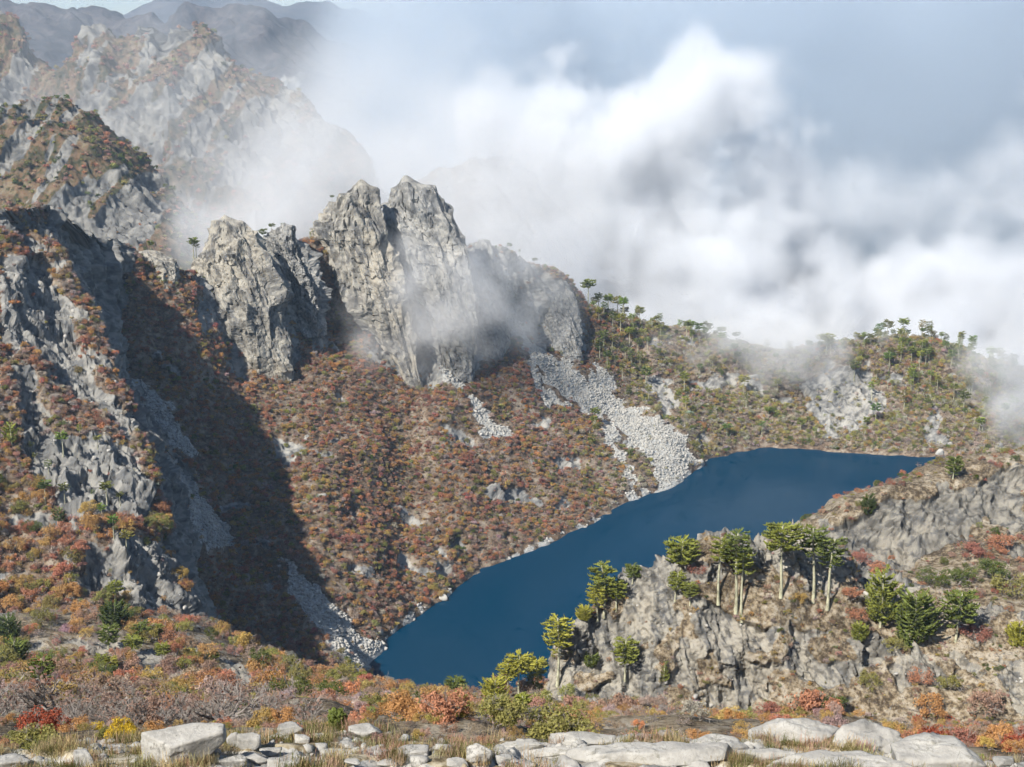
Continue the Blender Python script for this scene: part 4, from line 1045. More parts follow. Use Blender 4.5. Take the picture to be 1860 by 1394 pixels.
RIDGETREES = [(1071,556,508,3,"tallest flat-topped monkey puzzle tree sticking out of the ridge beside the cloud"), (1106,565,533,1,"flat-topped monkey puzzle tree right of the tallest one on the ridge"),
 (1085,562,536,1,"broad monkey puzzle tree between the two flat-topped ones on the ridge"), (1098,572,545,2,"thin monkey puzzle tree close below the two flat-topped ones"),
 (928,456,441,1,"monkey puzzle tree highest up on the misty ridge"), (946,462,450,2,"small monkey puzzle tree second highest on the misty ridge"), (974,484,468,3,"umbrella-shaped monkey puzzle tree on the misty ridge above the rock buttress"), (992,492,478,4,"low monkey puzzle tree just above the rock buttress"),
 (1247,612,580,0,"left one of the tall pale monkey puzzle group in the mist"), (1252,612,581,3,"second of the tall pale monkey puzzle group in the mist"), (1270,614,584,1,"third and broadest of the tall pale monkey puzzle group in the mist"), (1282,616,592,2,"shortest of the tall pale monkey puzzle group in the mist"),
 (1300,616,597,0,"first of three faint monkey puzzle trees deep in the mist"), (1309,616,591,0,"second of three faint monkey puzzle trees deep in the mist"), (1315,616,591,0,"third of three faint monkey puzzle trees deep in the mist"), (1338,622,600,3,"wide faint monkey puzzle tree right of the three in the mist"),
 (1469,642,616,0,"left one of the ghostly monkey puzzle trees at the gap in the ridge"), (1486,642,617,0,"second of the ghostly monkey puzzle trees at the gap in the ridge"), (1498,642,605,3,"tallest of the ghostly monkey puzzle trees at the gap in the ridge"), (1507,640,612,1,"rightmost of the ghostly monkey puzzle trees at the gap in the ridge"),
 (1532,634,618,2,"small ridge-top monkey puzzle tree right of the ghostly ones"), (1547,632,614,1,"rounded ridge-top monkey puzzle tree before the pair on the hump"), (1570,630,614,2,"left one of the pair on the ridge hump"), (1575,630,613,1,"right one of the pair on the ridge hump"),
 (1604,622,601,3,"monkey puzzle tree on the highest point of the far hump"), (1636,632,611,3,"flat monkey puzzle tree standing clear right of the highest one"), (1647,632,619,2,"tiny monkey puzzle tree right of the flat clear one"), (1658,634,619,1,"dark low umbrella monkey puzzle tree in the middle of the hump"),
 (1673,640,618,0,"thin-stemmed monkey puzzle tree left of the taller thin one"), (1681,634,614,0,"taller thin-stemmed monkey puzzle tree on the hump"), (1688,636,622,2,"round little monkey puzzle tree right of the thin ones"), (1717,640,616,1,"large dark monkey puzzle tree, left of the big pair on the hump"),
 (1731,642,620,4,"bushy right tree of the big pair on the hump"), (1744,648,633,2,"small bare-looking monkey puzzle tree after the big pair"), (1770,652,636,1,"last monkey puzzle tree before the mist on the right")]
for (bx, by, ty, kd, lb) in RIDGETREES: far_tree(SLOPE, bx, by, ty, lb, G2, kd)
CRAGTREES = [(605,362,349,3,'C',"single small umbrella tree on the shoulder of the tall tan peak"), (275,458,436,1,'F',"leaning umbrella tree on the low sunlit buttress"), (348,470,431,0,'A',"thin tree at the left edge of the broad pale pinnacle"), (357,468,434,2,'A',"second thin tree at the left edge of the broad pale pinnacle"),
 (475,438,411,1,'B',"round-topped tree in the notch left of the narrow darker pinnacle"), (494,424,405,3,'B',"flat tree on top of the narrow darker pinnacle"), (512,412,403,2,'B',"tiny tree at the tip of the narrow darker pinnacle"), (571,440,416,4,'C',"dark tree in the gap at the foot of the tall tan peak")]
for (bx, by, ty, kd, cr, lb) in CRAGTREES:
    o = CR[cr]; me = o.data
    V = np.empty(len(me.vertices) * 3, np.float32); me.vertices.foreach_get("co", V); V = V.reshape(-1, 3) + np.array(o.location)
    x, y = pxpy(V); i = np.argmin((x - bx) ** 2 + (y - by) ** 2 + np.where(y < by - 2, 400, 0))
    p = V[i].astype(float)
    h = max(size_at(p, by - ty), 2.5); s = h / 10.0
    plant("monkey_puzzle_tree", lb, p - np.array([0, 0, 0.5]), FARM[kd], "small trees on the rock pinnacles", G_MID, (s * 1.1, s * 1.1, s), rng.random() * 6)
# standing all over the far slope; and on the spur
w_ = free * ((SLOPE.px > 1075) & (SLOPE.px < 1845) & (SLOPE.py < 800)) * ~behind * (0.45 + 1.2 * ((SLOPE.px > 1540) & (SLOPE.py < 735)) + 0.9 * (SLOPE.px < 1200))
pp, _, _ = SLOPE.sample(270, w_)
x, y = pxpy(pp)
for k in range(270):
    zone = "right of the scree" if x[k] < 1215 else "on the misty far slope" if x[k] < 1450 else "on the far hump" if x[k] < 1760 else "in the right-hand mist"
    h = (7.5 + 7 * rng.random()); s = h / 10
    kd = int(rng.choice([0, 0, 1, 2, 3, 5]))
    lv = "high" if y[k] < 680 else "midway" if y[k] < 735 else "low"
    lab = "%s %s monkey puzzle tree %s %s" % ("tall" if h > 11 else "short", {0: "flat-topped", 1: "round-topped", 2: "narrow", 3: "wide flat", 5: "deep-crowned"}[kd], lv, zone) + (", left part" if x[k] < 1560 else ", middle part" if x[k] < 1660 else ", right part") * (zone == "on the far hump")
    plant("monkey_puzzle_tree", lab, pp[k] - np.array([0, 0, 0.5]), FARM[kd], "monkey puzzle trees " + zone, tuple(c * (0.8 + 0.5 * rng.random()) for c in (G_LIT if rng.random() < .5 else G_MID)), (s * .95, s * .95, s), rng.random() * 6)
SPURTREES = [(24,808,765,4),(88,772,756,4),(118,785,762,0),(147,790,766,5),(178,812,787,0),(57,820,798,2),(115,828,782,0),(62,838,818,2),(85,860,832,5),(83,915,868,0),(118,925,880,0),(196,916,873,0),(170,905,885,2),(217,920,892,0),(186,940,910,1),(209,978,932,0),(232,995,960,1),(110,950,918,4)]
SL = ["small round", "slender", "bushy", "pale-stemmed", "short", "tilted"]
for k, (bx, by, ty, kd) in enumerate(SPURTREES):
    wh = "left of the grey slab" if bx < 60 else "above the grey cliff band" if by < 850 else "at the foot of the grey cliff band" if by < 930 else "below the grey cliff band"
    far_tree(SPUR, bx, by, ty, "%s monkey puzzle tree on the spur %s, %s" % ({0: "flat-topped", 1: "round-topped", 2: "narrow", 3: "wide flat", 4: "bushy", 5: "deep-crowned"}[kd], wh, "left" if bx < 90 else "middle" if bx < 150 else "right"), "monkey puzzle trees on the spur, " + wh, kd, wide=1.1)
# ------------------------------------------------------------------ loose rock
import bmesh
_ico = {}
def ico(sub):
    if sub not in _ico:
        bm = bmesh.new(); bmesh.ops.create_icosphere(bm, subdivisions=sub, radius=1.0)
        bm.verts.ensure_lookup_table()
        _ico[sub] = (np.array([v.co[:] for v in bm.verts]), np.array([[v.index for v in f.verts] for f in bm.faces]))
        bm.free()
    return _ico[sub]
def rock_mesh(name, w, d, h, seed, sub=4, planes=15, flat=0.0, rough=0.02, mat=None, tipx=0.0):
    """a block broken along planes, w x d x h metres, origin at mid base"""
    r = np.random.default_rng(seed)
    D, F = ico(sub)
    n = r.normal(size=(planes, 3)); n /= np.linalg.norm(n, axis=1, keepdims=True)
    dist = 0.54 + 0.42 * r.random(planes)
    n = np.concatenate([n, [[0.15 * r.normal(), 0.15 * r.normal() - 0.1, 1]], np.eye(3)[:2], -np.eye(3)[:2]]); n /= np.linalg.norm(n, axis=1, keepdims=True)
    dist = np.append(dist, [0.75 - 0.3 * flat, 0.95, 0.95, 0.95, 0.95])
    c = D @ n.T
    q = np.where(c > 0.05, dist[None] / np.maximum(c, 0.05), 9.0)
    q.sort(axis=1)
    rad = -np.log(np.exp(-q[:, 0] * 60) + np.exp(-q[:, 1] * 60) + 1e-38) / 60
    V = D * rad[:, None]
    V[:, 0] += tipx * np.clip(V[:, 2], 0, 1)
    V = V * np.array([w / 2, d / 2, h / 2]) / np.array([0.9, 0.9, 0.72])
    m = max(w, d, h)
    fa, ck = facet(V / (m * 0.28) + seed, seed)
    V += D * ((fbm(V / (m * 0.16) + seed, 4, seed) * rough + fa * rough * 1.6) * m * min(1.0, h / m + 0.25))[:, None]
    V[:, 2] += h * 0.42
    me = mesh_from(name, V, F, True)
    me.materials.append(mat or M_boulder)
    return me
stones = []
for i in range(5):
    o = bpy.data.objects.new("src_stone_%d" % i, rock_mesh("src_stone", 1.3, 1.0, 0.85, 900 + i, 2, 11, 0.2, 0.03, M_scree)); stones.append(o)
C_stone = collection_of("stone_sources", stones)
pebs = [bpy.data.objects.new("src_pebble_%d" % i, rock_mesh("src_pebble", 1.3, 1.1, 0.8, 950 + i, 2, 11, 0.3, 0.03, M_boulder)) for i in range(4)]
C_peb = collection_of("pebble_sources", pebs)
def stones_on(name, land, w, n, smin, smax, coll, nv, label, cat, power=3.0, sink=0.15):
    p, _, _ = land.sample(n, w)
    s = smin + (smax - smin) * rng.random(n) ** power
    p[:, 2] -= sink * s
    rot = rng.random((n, 3)) * np.array([0.6, 0.6, 6.28])
    return gn_scatter(name, p, np.stack([s * (0.8 + 0.5 * rng.random(n)), s, s * (0.7 + 0.5 * rng.random(n))], 1), rot, rng.integers(0, nv, n), np.full((n, 3), 0.5), coll, kind='stuff', label=label, category=cat)
wsc = (SLOPE.m['scree'] > 0.5) * (z_ > -0.6) * 1.0
stones_on("scree_stones", SLOPE, wsc * (0.25 + 0.75 * (z_ > 1.5)), 30000, 0.22, 1.6, C_stone, 5, "pale grey scree stones in the chutes and along the lake shore", "scree", 3.5)
stones_on("spur_rubble", SPUR, (SPUR.m['wall'] < 0.5) * SPUR.m['rock'], 300, 0.3, 1.6, C_stone, 5, "grey rubble lying on the rocky spur", "rubble")
stones_on("promontory_rubble", PROM, 0.15 + PROM.m['rock'], 900, 0.15, 1.1, C_stone, 5, "grey and tan rubble on the promontory", "rubble", 4)

# shore boulders one can pick out
for (bx, by, wd, ht, lb) in [(805, 1090, 20, 11, "pale boulder in the water off the wooded shore"), (692, 1152, 16, 12, "round pale boulder at the tip of the gully scree"), (702, 1183, 16, 8, "flat rock sticking into the lake below the gully scree"),
                             (1272, 842, 18, 9, "pale boulder on the shore right of the big scree"), (1707, 826, 22, 15, "pointed pale boulder on the far shore")]:
    p = SLOPE.at(bx, by - 5); w_m = size_at(p, wd); h_m = size_at(p, ht)
    obj("shore_boulder", rock_mesh("shore_boulder", w_m * 0.8, w_m * 0.6, h_m * 1.1, int(bx), 3, 13, 0.3, 0.03, M_scree), loc=p - np.array([0, 0, h_m * 0.4]), label=lb, category="boulder", group="boulders on the lake shore")

# the ledge: boulders and slabs
def ledge_rock(name, label, cat, bx, by, wd, ht, seed, flat=0.0, dr=0.8, sub=4, mat=None, group="boulders on the ledge", rz=0.0, sinkf=0.18, planes=15, tipx=0.0):
    p = LEDGE.at(bx, by); w_m = size_at(p, wd); v_m = size_at(p, ht)
    if cat == "rock slab":
        dr = min(1.0, 0.66 * v_m / (0.45 * w_m)); h_m = 0.66 * v_m
    else: h_m = max(0.5 * v_m, (v_m - 0.36 * dr * w_m) / 0.89)
    me = rock_mesh(name, w_m, w_m * dr, h_m * (1 + sinkf), seed, sub, planes, flat, 0.034 if cat == 'rock slab' else 0.016, mat or M_boulder, tipx)
    p = p + np.array([0, w_m * dr * 0.5, 0])
    g = LEDGE.at_xy(p[0], p[1])
    return obj(name, me, loc=np.array([p[0], p[1], min(p[2], g[2] + 0.1) - h_m * sinkf * 0.6]), label=label, category=cat, group=group, kind='thing')
BOULDERS = [(322,1388,148,84,0.85,5,"largest boulder, pale with black lichen, at the left of the ledge"), (12,1402,74,36,0.7,4,"pale boulder cut off by the bottom left corner"), (80,1396,28,18,0.8,4,"small pointed boulder near the bottom left corner"),
 (145,1396,46,36,0.8,4,"grey angular boulder left of the largest one"), (424,1358,26,28,0.8,4,"upright pale boulder right of the largest one"), (450,1364,40,30,0.8,4,"blunt pale boulder beside the upright one"),
 (526,1338,44,26,0.8,4,"pale boulder on the skyline of the ledge's stony hump"), (549,1348,30,15,0.8,4,"low boulder below the one on the stony hump"), (486,1374,38,18,0.8,4,"low pale boulder in the middle of the stony patch"),
 (515,1394,56,24,0.8,4,"broad pale boulder at the bottom edge under the stony patch"), (558,1386,46,22,0.8,4,"rounded boulder right of the broad one at the bottom edge"), (602,1374,42,18,0.8,4,"flat pale boulder at the right of the stony patch"),
 (576,1362,30,13,0.8,3,"small boulder above the flat one in the stony patch"), (668,1346,68,34,0.7,4,"wedge-shaped rock on the skyline left of the olive shrubs"), (626,1360,38,15,0.8,3,"small flat boulder below the wedge-shaped rock"),
 (742,1376,64,18,0.7,4,"long low boulder under the olive shrubs"), (420,1396,52,24,0.8,4,"pale boulder at the bottom edge right of the largest one"), (463,1390,42,20,0.8,4,"tilted boulder between the bottom-edge boulders"),
 (869,1394,44,44,0.85,4,"clean-cut pale block near the bottom centre"), (836,1398,40,20,0.8,4,"low boulder leaning on the clean-cut block"), (912,1388,28,20,0.8,4,"pointed boulder right of the clean-cut block"),
 (806,1366,34,15,0.8,3,"small boulder behind the clean-cut block"), (858,1360,28,11,0.8,3,"tiny skyline boulder above the clean-cut block"), (640,1390,34,14,0.8,3,"small boulder at the bottom left of the centre"),
 (702,1394,40,16,0.8,3,"small flat boulder at the bottom edge left of the centre"), (1826,1392,40,19,0.8,4,"round boulder at the right picture edge"), (1795,1396,26,16,0.8,3,"small boulder left of the round one at the right edge"),
 (385,1372,30,14,0.8,3,"small dark boulder in the lee of the largest one"), (580,1340,24,11,0.8,3,"pebble-like boulder right of the hump skyline boulder"), (690,1372,30,12,0.8,3,"small boulder under the wedge-shaped rock"), (960,1392,30,10,0.8,3,"low stone in the grass right of the clean-cut block")]
for k, (bx, by, wd, ht, dr, sb, lb) in enumerate(BOULDERS):
    ledge_rock("boulder", lb, "boulder", bx, by, wd, ht, 1000 + k, 0.1 + 0.3 * rng.random(), 0.6, sb, planes=10)
SLABS = [(1146,1346,118,50,0.5,0.9,0.1,"wedge-shaped granite slab with a steep right face behind the grass"), (1076,1358,150,28,0.7,0.9,0.0,"low granite slab left of the wedge-shaped one"), (1205,1392,340,54,0.75,0.8,0.0,"longest flat granite slab in the middle of the ledge"),
 (1452,1350,160,58,0.35,0.7,0.12,"peaked granite slab before the rust shrub"), (1592,1360,150,60,0.35,0.7,0.08,"peaked granite slab right of a dark crack"), (1672,1360,76,34,0.5,0.8,0.0,"narrow greenish granite slab behind the peaked ones"),
 (1712,1402,210,66,0.45,0.8,0.0,"large granite slab at the right end of the ledge"), (1540,1404,290,36,0.8,0.7,0.0,"flat granite slab on the bottom picture edge"), (1312,1372,130,40,0.6,0.8,0.0,"cracked granite slab right of the longest one"),
 (1000,1376,120,20,0.8,0.8,0.0,"thin granite slab sunk in grass at the centre"), (950,1362,100,18,0.8,0.8,0.0,"thin granite slab under the olive shrub mound"), (1400,1378,110,22,0.7,0.8,0.0,"thin granite slab between the grass patches")]
for k, (bx, by, wd, ht, fl, dr, tp, lb) in enumerate(SLABS):
    ledge_rock("granite_slab", lb, "rock slab", bx, by, wd, ht, 1100 + k, fl, dr, 5, M_slab, "granite slabs on the ledge", 0, 0.3, 22, tp)
stones_on("ledge_gravel", LEDGE, (LEDGE.P[..., 1] > 22) * (0.3 + 0.9 * (LEDGE.px < 800)), 2600, 0.03, 0.28, C_peb, 4, "small pale stones strewn over the ledge", "gravel", 3.0)
# dry grass
def tuft(seed):
    r = np.random.default_rng(seed); n = 46
    b = r.normal(size=(n, 2)) * 0.09; a = r.random(n) * 6.28; l = 0.12 + 0.16 * r.random(n); o = 0.5 * r.random(n)
    d = np.stack([np.cos(a) * o, np.sin(a) * o, np.ones(n)], 1); d /= np.linalg.norm(d, axis=1, keepdims=True)
    sd = np.stack([-np.sin(a), np.cos(a), 0 * a], 1) * 0.006
    p0 = np.stack([b[:, 0], b[:, 1], 0 * a - 0.02], 1); p1 = p0 + d * l[:, None] + np.stack([np.cos(a), np.sin(a), -0.2 + 0 * a], 1) * (0.05 * r.random(n))[:, None]
    V = np.stack([p0 - sd, p0 + sd, p1 + sd * 0.3, p1 - sd * 0.3], 1).reshape(-1, 3)
    return V, np.arange(4 * n).reshape(n, 4), np.repeat(r.random(n), 4)
TINT.update({'straw': (0.40, 0.32, 0.17), 'moss': (0.15, 0.145, 0.05)})
tufts = [source("src_tuft_%d" % i, [tuft(60 + i) + (0,)], [M_leaf]) for i in range(4)]
C_tuft = collection_of("tuft_sources", tufts)
gr = np.clip(1.1 - LEDGE.m['rock'], 0.02, 1) * (fbm(LEDGE.P.reshape(-1, 3) / 1.6, 3, 5).reshape(LEDGE.m['rock'].shape) > -0.08) * (LEDGE.P[..., 1] > 22)
scatter("dry_grass", LEDGE, gr, 8000, 0.6, 1.5, C_tuft, 4, {'straw': 2.2, 'moss': 1.6, 'brown': 0.8}, "dry straw and olive grass tufts between the slabs of the ledge", "grass", 9, (0.7, 1.2), 0.0)

# ---- shrubs behind the ledge
fshrub = []
for i in range(4):
    r = np.random.default_rng(1200 + i)
    c, rad = lobes(r, 16, 2.0, 1.1, 0.05, 0.36)
    cr = leaves(3600, c, rad, 0.036, r, 0.35, 0.35)
    me = mesh_from("shrub_crown", *cr[:2], False, {'var': cr[2]}); me.materials.append(M_leaf)
    tw_ = twigs(r, [4, 4, 3], 0.7, 0.6, 0.03, n0=5)
    ms = mesh_from("shrub_stem", *tw_[:2], False, {'var': tw_[2]}); ms.materials.append(M_bark)
    fshrub.append((me, ms))
def fore_shrub(label, px, Y, wpx, hpx, tint, kind, cat="shrub", name="autumn_shrub", land=None, group="autumn shrubs behind the ledge", py=None, meshw=2.0, meshh=1.25):
    land = land or NEAR
    if py is None:
        x = (px - 930) / FPX * (Y / 0.90); p = land.at_xy(x, Y)
    else: p = land.at(px, py)
    s = size_at(p, wpx) / meshw; h = size_at(p, hpx) / meshh
    root = broadleaf(name, label, cat, p - np.array([0, 0, 0.05]), s, h / s, tint, kind, group, 'stem')
    return root
FS = [("wide olive-green shrub mound with an orange foot, right of centre", 1015, 40, 150, 84, 'olive'), ("orange-tipped olive shrub left of the wide olive mound", 905, 40, 110, 66, 'olive'), ("rusty olive shrub in the middle of the shrub row", 825, 41, 130, 70, 'rust'),
      ("low orange shrub at the left end of the olive shrub row", 745, 42, 100, 50, 'orange'), ("dark olive shrub behind the left end of the shrub row", 775, 48, 90, 60, 'olive'), ("small red shrub right of the wide olive mound", 1215, 44, 70, 40, 'brick'),
      ("low orange shrub peeping over the ledge right of the small red one", 1265, 48, 60, 32, 'orange'), ("dark red low shrub between the wedge slab and the peaked slab", 1330, 52, 90, 36, 'brick'), ("bright red shrub above the left grass slope", 95, 44, 96, 62, 'red'),
      ("olive shrub mound at the bottom left behind the grey angular boulder", 78, 36, 116, 70, 'olive'), ("bright yellow shrub left of the largest boulder", 228, 36.5, 66, 62, 'yellow'), ("small yellow shrub just above the bright yellow one", 196, 40, 52, 40, 'yellow'),
      ("scarlet shrub behind the largest boulder on its right", 385, 40, 80, 50, 'red'), ("orange shrub behind the largest boulder on its left", 290, 42, 80, 46, 'orange'), ("orange-red shrub right of the scarlet one", 440, 40, 66, 44, 'orange'),
      ("ochre-olive shrub right of the orange-red one", 482, 41, 60, 50, 'ochre'), ("orange shrub below the bare shrubs near the stony hump", 510, 46, 70, 50, 'orange'), ("crimson shrub right of the right-hand peaked slab", 1690, 46, 90, 60, 'red'), ("crimson and rust shrub above the large right-end slab", 1745, 44, 100, 70, 'brick'),
      ("bright orange shrub at the right edge above the round boulder", 1800, 40, 80, 66, 'orange'), ("red shrub in the bottom right corner", 1850, 38, 90, 60, 'red'), ("dark purple-brown shrub at the right picture edge", 1845, 55, 100, 90, 'brick'), ("rust shrub in the far right row behind the slabs", 1640, 56, 90, 56, 'rust'),
      ("small orange shrub between red ones left of the yellow shrub", 150, 42, 60, 40, 'orange')]
for k, (lb, px, Y, wp, hp, tn) in enumerate(FS):
    fore_shrub(lb, px, Y, wp, hp, tuple(np.array(TINT[tn]) * (0.95 + 0.2 * rng.random())), fshrub[k % 4])
PS = [("large two-coloured rust and green tree-shrub at the promontory's foot", 1475, 1318, 110, 84, 'rust'), ("green shrub merged with the right of the large rust one", 1515, 1312, 60, 56, 'green'), ("yellow-green shrub in a rock hollow right of the large rust one", 1577, 1250, 42, 36, 'olive'), ("rust shrub on the rock right of the pale scar", 1670, 1240, 44, 36, 'rust'),
      ("olive shrub on the right promontory face", 1722, 1250, 46, 36, 'olive'), ("orange shrub low on the right promontory face", 1690, 1300, 60, 46, 'orange'), ("brown shrub beside the dark right-hand cliff", 1790, 1300, 60, 56, 'brown'), ("red shrub below the dark right-hand cliff", 1700, 1325, 80, 40, 'red'),
      ("small rust shrub left of the large rust one", 1400, 1305, 60, 40, 'brick'), ("ochre shrub at the left foot of the large rust one", 1425, 1318, 36, 40, 'ochre'), ("small rust shrub under the crest trio of trees", 1555, 1125, 40, 26, 'rust'), ("red shrub on the crest left of the slender trunk", 1265, 1040, 34, 22, 'brick'), ("ochre shrub between the crest trio trunks", 1450, 1095, 36, 26, 'ochre'),
      ("rust shrub right of the crest trio", 1545, 1090, 44, 26, 'rust'), ("olive shrub under the wide dark bushy tree", 1625, 1180, 44, 28, 'olive'), ("dark red shrub right of the leaning tree", 1770, 1160, 50, 36, 'brick')]
for k, (lb, px, py, wp, hp, tn) in enumerate(PS):
    fore_shrub(lb, px, 0, wp, hp, TINT[tn], near_split[k % 4], land=PROM, py=py, group="shrubs on the promontory", meshw=4.8, meshh=4.0)
GS = [("rust shrub bank on the slope behind the promontory", 1600, 1045, 60, 30, 'rust'), ("dark green shrub at the right edge behind the promontory", 1800, 1050, 70, 40, 'green'), ("green shrub left of the dark one behind the promontory", 1740, 1062, 60, 36, 'green'), ("olive shrub behind the promontory's pale right rocks", 1840, 1075, 70, 40, 'olive'), ("brown shrub under the dark ridge cliff", 1760, 1010, 60, 34, 'brick'), ("rust shrub right of the brown one under the dark ridge cliff", 1820, 1000, 60, 34, 'rust'), ("red shrub where the dark cliff meets the promontory crest", 1560, 1025, 46, 30, 'brick'), ("green shrub third from right behind the promontory", 1690, 1055, 50, 30, 'green')]
for k, (lb, px, py, wp, hp, tn) in enumerate(GS):
    fore_shrub(lb, px, 0, wp, hp, TINT[tn], near_split[k % 4], land=RIDGE, py=py, group="shrubs behind the promontory", meshw=4.8, meshh=4.0)
zones = [(60, "at the left picture edge"), (160, "above the bright red shrub"), (260, "above the yellow shrubs"), (360, "behind the largest boulder"), (460, "behind the scarlet shrub"), (600, "left of the stony hump")]
for k in range(64):
    px = -30 + 590 * (k + rng.random()) / 64; Y = 52 + 60 * rng.random()
    zn = [z for lim, z in zones if px < lim][0]
    rowl = "front row" if Y < 68 else "middle row" if Y < 90 else "back row"
    wp = (3.2 + 1.6 * rng.random()) / (Y / 0.9) * FPX
    fore_shrub("bare grey-pink twiggy shrub %s, %s" % (zn, rowl), px, Y, wp, wp * (0.62 + 0.2 * rng.random()), (0.22, 0.15, 0.12), bare_split[k % 3], name="bare_shrub", group="bare shrubs behind the ledge, " + zn, meshw=4.6, meshh=3.6)
# ------------------------------------------------------------------ clouds, mist and haze
def vol_mat(name, color, dens, aniso):
    t = NT(name)
    a = t.n("ShaderNodeAttribute", attribute_name="density")
    pv = t.n("ShaderNodeVolumePrincipled", {'Color': tuple(color) + (1,), 'Anisotropy': aniso})
    t.link(t.math('MULTIPLY', a.outputs[2], dens), pv.inputs['Density'])
    pv.inputs['Density Attribute'].default_value = ""
    t.link(pv.outputs[0], t.out.inputs[1])
    return t.m
def cloud(name, lo, hi, vox, fn, mat, **props):
    """a bank of droplets: density fn(points) on a grid of cells vox metres across"""
    lo = np.array(lo, float); hi = np.array(hi, float)
    n = np.maximum(((hi - lo) / vox).astype(int), 4)
    ax = [np.linspace(lo[k], hi[k], n[k]) for k in range(3)]
    G = np.stack(np.meshgrid(*ax, indexing='ij'), -1).reshape(-1, 3)
    d = np.clip(fn(G), 0, 1).astype(np.float32)
    D = d.reshape(n)
    for k in range(3):  # nothing at the faces of the grid
        sl = [slice(None)] * 3
        sl[k] = 0; D[tuple(sl)] = 0; sl[k] = -1; D[tuple(sl)] = 0
    me = bpy.data.meshes.new(name)
    me.vertices.add(len(d)); me.vertices.foreach_set("co", G.astype(np.float32).ravel())
    a = me.attributes.new("dens", 'FLOAT', 'POINT'); a.data.foreach_set("value", D.ravel())
    me.materials.append(mat)
    o = obj(name, me, **props)
    ng = bpy.data.node_groups.new(name + "_grid", 'GeometryNodeTree')
    ng.interface.new_socket("Geometry", in_out='INPUT', socket_type='NodeSocketGeometry')
    ng.interface.new_socket("Geometry", in_out='OUTPUT', socket_type='NodeSocketGeometry')
    N = ng.nodes.new; L = ng.links.new
    gi, go, vc, sm = N("NodeGroupInput"), N("NodeGroupOutput"), N("GeometryNodeVolumeCube"), N("GeometryNodeSetMaterial")
    si, na, ps, sx = N("GeometryNodeSampleIndex"), N("GeometryNodeInputNamedAttribute"), N("GeometryNodeInputPosition"), N("ShaderNodeSeparateXYZ")
    na.data_type = 'FLOAT'; na.inputs['Name'].default_value = "dens"
    si.data_type = 'FLOAT'; si.domain = 'POINT'
    L(gi.outputs[0], si.inputs['Geometry']); L(na.outputs[0], si.inputs['Value']); L(ps.outputs[0], sx.inputs[0])
    def m(op, a_, b_, c_=None):
        q = N("ShaderNodeMath"); q.operation = op
        for k, v in enumerate((a_, b_) if c_ is None else (a_, b_, c_)):
            if isinstance(v, bpy.types.NodeSocket): L(v, q.inputs[k])
            else: q.inputs[k].default_value = v
        return q.outputs[0]
    idx = None
    for k in range(3):
        i = m('ROUND', m('MULTIPLY', m('SUBTRACT', sx.outputs[k], float(lo[k])), float((n[k] - 1) / (hi[k] - lo[k]))), 0.0)
        idx = i if idx is None else m('ADD', m('MULTIPLY', idx, float(n[k])), i)
    L(idx, si.inputs['Index'])
    L(si.outputs[0], vc.inputs['Density'])
    vc.inputs['Min'].default_value = tuple(lo); vc.inputs['Max'].default_value = tuple(hi)
    for k, s_ in enumerate("XYZ"): vc.inputs['Resolution ' + s_].default_value = int(n[k])
    sm.inputs['Material'].default_value = mat
    L(vc.outputs[0], sm.inputs[0]); L(sm.outputs[0], go.inputs[0])
    md = o.modifiers.new("grid", 'NODES'); md.node_group = ng
    return o
def blobs(G, items, seed, ns, na, warp=0.0):
    """soft lumps at (px, py, Y) with radii in metres, torn by noise"""
    n1 = fbm(G / ns, 5, seed, 0.6)
    if warp:
        W = np.stack([fbm(G / (ns * 1.7) + k * 40, 2, seed + 9 + k) for k in range(3)], 1) * warp
        G = G + W
    out = np.zeros(len(G), np.float32)
    for (px, py, Y, rx, ry, rz, d) in items:
        c = P3(px, py, Y)
        q = ((G - c) / np.array([rx, ry, rz])) ** 2
        r = np.sqrt(q.sum(1))
        out = np.maximum(out, d * np.clip((1.18 - r + na * n1) * 1.35, 0, 1))
    return out
M_cloud = vol_mat("white_cloud", (0.945, 0.957, 0.975), 0.032, 0.0)
M_shade_grey = vol_mat("shade_grey_cloud", (0.72, 0.795, 0.875), 0.011, 0.0)  # low grey albedo stands in for shade cast by higher clouds
M_mist = vol_mat("mist", (0.99, 0.992, 0.995), 0.03, 0.0)
BILLOW = [(1150,250,1500,80,90,60,1.0),(1290,190,1500,75,80,50,1.0),(1360,150,1520,45,50,30,0.8),(1040,330,1480,70,80,60,1.0),(1190,430,1450,85,90,70,1.0),(1090,520,1400,80,90,60,1.0),(1300,590,1350,90,90,45,0.9),
          (1010,210,1520,40,50,30,0.8),(1480,520,1400,60,80,45,0.6),(1620,560,1350,85,90,50,0.85),(1230,330,1480,60,70,50,0.8),(1740,420,1500,60,60,60,0.3),(1250,470,1420,80,80,60,1.0),(1350,560,1380,70,80,50,0.9),(960,330,1470,60,60,60,0.9),(900,250,1480,50,60,60,0.5),(1420,480,1450,60,70,50,0.8),(1250,560,1300,120,80,60,1.0),(1840,540,1350,70,80,60,0.7),(1390,320,1490,55,60,50,0.55),(1420,400,1460,50,60,40,0.5),(1520,380,1500,70,70,50,0.22),(1900,300,1500,80,70,60,0.2),(1000,560,1280,90,70,50,0.9),(1400,640,1250,120,80,40,1.0),(1010,480,1400,60,70,60,0.9),(980,420,1450,45,60,60,0.7),(1700,620,1250,80,80,35,0.8),(1130,640,1250,120,80,40,0.9),(1500,670,1200,160,80,30,0.9)]
cloud("cloud_bank", (-60, 1080, -40), (640, 1660, 330), 6.0, lambda G: blobs(G, BILLOW, 901, 66.0, 1.1, 35), M_cloud, kind='stuff', label="bright white billowing cloud filling the valley behind the far ridge", category="cloud")
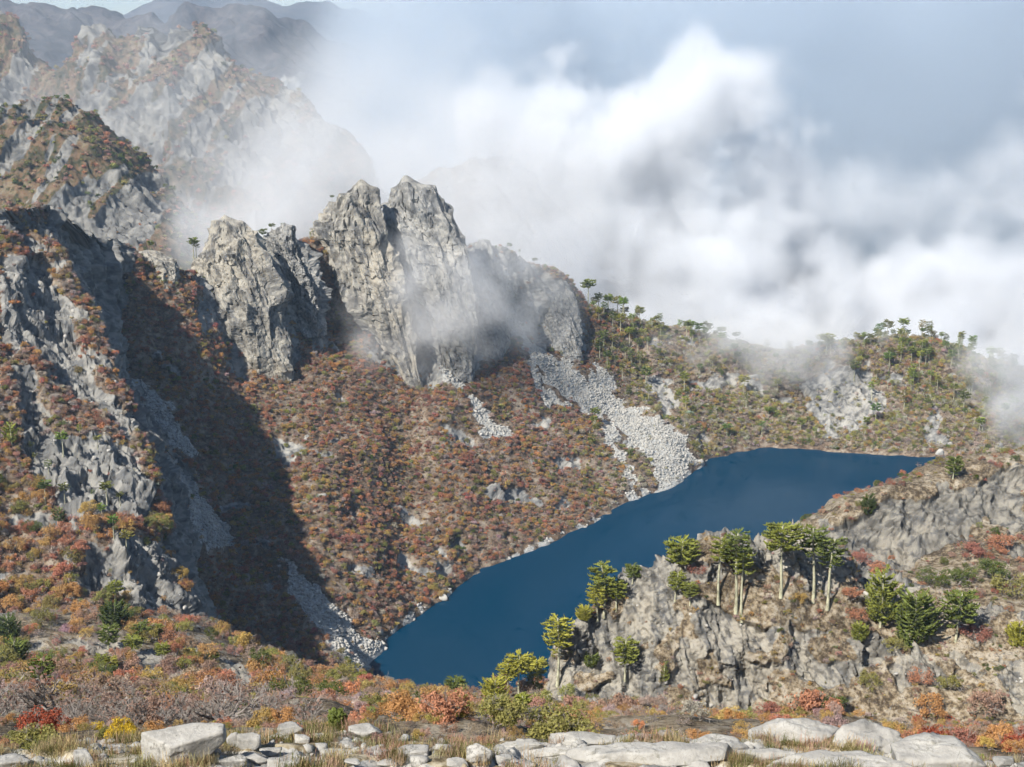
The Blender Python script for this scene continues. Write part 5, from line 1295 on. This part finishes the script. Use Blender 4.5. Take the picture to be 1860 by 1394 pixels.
def greyfn(G):
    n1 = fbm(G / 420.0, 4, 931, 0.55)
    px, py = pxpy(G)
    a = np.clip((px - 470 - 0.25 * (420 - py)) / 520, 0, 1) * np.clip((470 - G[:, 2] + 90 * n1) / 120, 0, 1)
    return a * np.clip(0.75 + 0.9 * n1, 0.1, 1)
cloud("shade_grey_cloud", (-500, 1700, -55), (1500, 3000, 560), 34.0, greyfn, M_shade_grey, kind='stuff', label="cloud coloured blue grey for shade, filling the sky above the lake valley", category="cloud")
VEIL = [(470,420,1020,60,80,26,0.5),(560,370,1050,60,80,40,0.45),(640,310,1100,60,90,40,0.22),(400,455,1000,45,60,16,0.5),(560,230,1350,50,90,60,0.12),(700,240,1250,110,120,60,0.11),(850,330,1150,80,90,60,0.2),(600,180,1500,60,120,60,0.1),(900,420,1020,70,60,40,0.22),(430,300,1250,60,90,60,0.06),(250,90,1700,50,60,40,0.05),(800,300,1330,90,60,60,0.3),(930,370,1330,70,60,50,0.3),(330,260,1560,330,140,210,0.045),(520,250,1500,130,100,120,0.06)]
cloud("valley_mist", (-560, 930, 30), (140, 1720, 360), 12.0, lambda G: blobs(G, VEIL, 941, 70.0, 0.9, 30), M_mist, kind='stuff', label="white mist rising behind the rock pinnacles", category="mist")
WISP = [(790,560,765,30,20,26,0.75),(840,520,775,32,22,28,0.75),(880,470,840,34,22,22,0.5),(960,500,880,30,22,22,0.4),(760,480,800,14,16,20,0.4),(900,590,830,34,20,18,0.45),(655,620,738,12,12,9,0.5),(700,640,745,18,14,9,0.45),(960,560,870,22,22,16,0.4),
        (1060,800,800,16,12,8,0.25),(1330,618,925,44,34,14,0.9),(1430,618,925,40,36,18,1.0),(1400,660,900,36,26,12,0.5),(1250,640,910,30,20,10,0.3),(1500,650,930,28,26,9,0.4),(1860,670,890,34,34,40,1.0),(1840,790,850,18,26,24,0.8),(1800,720,890,14,24,20,0.4),(1480,610,960,30,28,10,0.6)]
cloud("mist_wisps", (-110, 700, -4), (350, 985, 190), 5.0, lambda G: blobs(G, WISP, 951, 22.0, 0.95, 10), M_mist, kind='stuff', label="thin mist wisps drifting over the slope, pinnacles and far ridge", category="mist")
t = NT("haze_air")
pv = t.n("ShaderNodeVolumePrincipled", {'Color': (0.55, 0.76, 1.0, 1), 'Density': 0.000068, 'Anisotropy': 0.1})
t.link(pv.outputs[0], t.out.inputs[1])
hb = np.array([[x, y, z] for z in (-64, 620) for (x, y) in ((-12500, -3200), (12500, -3200), (12500, 12000), (-12500, 12000))], float)
obj("haze", mesh_from("haze", hb, np.array([[3, 2, 1, 0], [4, 5, 6, 7], [0, 1, 5, 4], [1, 2, 6, 5], [2, 3, 7, 6], [3, 0, 4, 7]]), False), t.m, kind='stuff', label="thin bluish haze in the air over the whole valley", category="haze")
